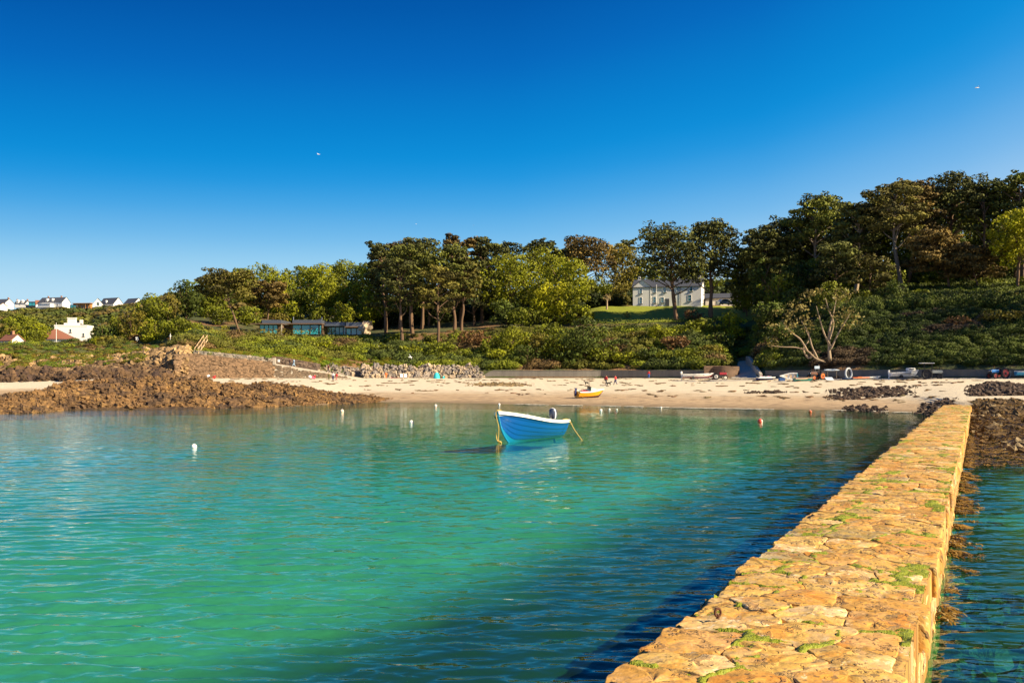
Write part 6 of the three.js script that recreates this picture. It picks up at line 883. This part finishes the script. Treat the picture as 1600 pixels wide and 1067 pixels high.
person('thin figure in dark olive standing on the open sand, left of three', 513.5, 196, 'stand', .4, std(.1, .09, .03), std(.1, .09, .03), .82);
person('person in a white top and blue shorts on the open sand, middle of three', 520, 195, 'stand', 2.8, M.whiteCloth, M.navy, .92);
person('person in a red top on the open sand, right of three', 525.5, 195, 'walk', -.6, M.red, std(.35, .1, .1), .88);
person('person in orange standing against the boulders', 603, 219, 'stand', .2, M.orange, M.orange, .8);
function dog(label, px, d, turn, patch) {
  const x = PX(px, d), o = thing('dog', label, 'dog', [x, groundAt(x, d) + .01, -d], turn), leg = (z, s, back) => back ? [[s * .08, .42, z, s * .09, .3, z + .05, .065, .045], [s * .09, .3, z + .05, s * .09, .17, z - .06, .04, .025], [s * .09, .17, z - .06, s * .09, .03, z - .03, .025, .025]] : [[s * .08, .4, z, s * .08, .22, z - .01, .055, .032], [s * .08, .22, z - .01, s * .08, .03, z + .01, .03, .026]];
  part('body', skinMesh([[0, .44, .22, 0, .45, 0, .13, .115], [0, .45, 0, 0, .46, -.24, .11, .095], [0, .5, .27, 0, .66, .4, .085, .065], [0, .68, .42, 0, .66, .5, .075, .055], [0, .64, .5, 0, .63, .6, .042, .032], [.05, .73, .4, .07, .67, .38, .03, .02], [-.05, .73, .4, -.07, .67, .38, .03, .02], [0, .48, -.3, 0, .42, -.52, .035, .018], ...leg(.2, 1), ...leg(.25, -1), ...leg(-.22, 1, true), ...leg(-.28, -1, true)], .02, .025), M.blackFur, o);
  if (patch) part('white_chest', skinMesh([[0, .42, .28, 0, .55, .36, .09, .06]], .02, .02), M.whiteCloth, o); part('nose', new THREE.SphereGeometry(.02, 8, 6).translate(0, .64, .63), M.dark, o); return o;
}
dog('black dog trotting alone left of the two walkers', 917, 178, -1.5); dog('black and white dog between the two walkers', 951.5, 175, 1.6, true);
{ // beach things
  const t = thing('beach_shelter', 'turquoise and green pop up beach shelter by the boulders', 'beach shelter'); part('canopy', new THREE.SphereGeometry(1, 18, 10, 0, 3.6, 0, 1.57).scale(.7, 1.35, .7), M.turquoise, t); part('side_panel', new THREE.SphereGeometry(1, 14, 10, 3.7, 2.4, 0, 1.57).scale(.7, 1.3, .7).translate(.35, 0, .1), std(.25, .5, .25), t); onSand(t, 682, 218, .3, .02);
  const c = thing('beach_bag', 'small turquoise bag standing beside the beach shelter', 'bag'); part('body', rbx(.4, .5, .25, .06, 0, .26, 0), M.turquoise, c); part('handle', new THREE.TorusGeometry(.12, .02, 6, 14, 3.14).translate(0, .5, 0), M.turquoise, c); onSand(c, 693, 218, .2, .02);
  const tw = thing('beach_towel', 'dark red towel spread at the foot of the boulders', 'towel'); part('cloth', sheet(20, 8, (i, j) => [i * .12 - 1.2, .12 + .07 * n2(i * .3, j * .3), j * .12 - .5]), M.red, tw); part('roll', limb([[-1.1, .2, -.4], [-1.1, .2, .4]], .12, .12, 8), M.pink, tw); onSand(tw, 619, 217, .05, .05);
  for (const [px, lab] of [[627.5, 'left white folding beach chair by the boulders'], [633.5, 'right white folding beach chair by the boulders']]) { const s = thing('beach_chair', lab, 'beach chair'); part('seat', bx(.6, .04, .5, 0, .3, 0), M.whiteCloth, s); part('backrest', bx(.6, .75, .04, 0, .65, -.3, 0, -.3), M.whiteCloth, s); for (const q of [-1, 1]) for (const z of [.2, -.2]) part('leg', cyl(.02, .02, .32, q * .27, 0, z, 6), M.steel, s); onSand(s, px, 217, .2, .02); }
}
// buoys
function buoy(label, px, py, r, mat, band) { r *= .86; const d = EYE * F / (py - HORIZON), o = thing('mooring_buoy', label, 'buoy', [PX(px, d), r * .45, -d]); const g = new THREE.SphereGeometry(r, 22, 16); part('float', g, mat, o); if (band) part('patch', new THREE.SphereGeometry(r * 1.012, 18, 12, 2.2, 2.2, .9, 1.5), band, o); part('eye', new THREE.TorusGeometry(r * .22, r * .06, 8, 14).translate(0, r * 1.08, 0), M.steel, o); part('collar', cyl(r * .22, r * .16, r * .16, 0, r * .9, 0), mat, o); }
buoy('single white buoy floating on the left of the bay', 302.5, 700, .135, M.white); buoy('pale pinkish buoy near the end of the reef', 534, 644, .19, std(.75, .55, .42)); buoy('white buoy with a dark blue patch in front of the beach', 642.5, 661.5, .155, M.white, M.navy);
buoy('pale pink buoy close to the shore left of the blue boat', 680.5, 635, .17, std(.78, .6, .52)); buoy('white buoy with a black side right of the blue boat', 939.5, 643, .17, M.white, M.dark); buoy('small white float right of the black and white buoy', 952.5, 640.5, .10, M.white); buoy('tiny white float, right one of a pair near the shore', 964, 640.5, .09, std(.6, .7, .65)); buoy('small cream float near the shore below the low wall', 1033, 637.5, .11, M.cream); buoy('red and white buoy in the right half of the bay', 1188, 660, .19, paint(.65, .06, .03), M.white); buoy('dark orange buoy at the water edge on the right', 1266.5, 644.5, .16, paint(.5, .09, .02)); buoy('white buoy close to the sand above the blue boat', 780, 632.5, .13, M.white);
// gulls
function gull(label, px, py, d, turn, s = 1, bank = .2) { s *= .75; const o = thing('gull', label, 'gull', [PX(px, d), PY(py, d), -d], turn); part('body', new THREE.SphereGeometry(1, 14, 10).scale(.26, .07, .08), M.white, o); part('head', new THREE.SphereGeometry(.06, 10, 8).translate(.27, .03, 0), M.white, o); part('beak', new THREE.ConeGeometry(.018, .08, 6).rotateZ(-Math.PI / 2).translate(.36, .02, 0), M.orange, o); part('tail', bx(.16, .02, .1, -.3, .02, 0), M.white, o); for (const q of [1, -1]) part('wing', sheet(6, 3, (i, j) => { const t = i / 6; return [.1 - .12 * j / 3 * (1.3 - t) - .12 * t * t, .03 + .22 * Math.sin(t * 1.9) * .7 - .05 * t, q * (.06 + t * .62)]; }), std(.45, .47, .5, { side: THREE.DoubleSide }), o); o.scale.setScalar(s); o.rotateX(bank); }
gull('gull gliding high in the sky on the left', 497, 241, 150, .9, .9, .5); gull('gull gliding in the sky at the far right', 1528, 137, 150, Math.PI + .2, 1.2, .15); gull('tiny far gull above the pine grove on the left', 650, 350, 230, .5, .6); gull('tiny dark gull above the highest grove pine', 740, 352, 240, -.6, .5); gull('white gull flying low in front of the bank above the boulders', 641, 558, 205, .6, 1.6, .7);
scene.updateMatrixWorld(true);
renderer.render(scene, camera);
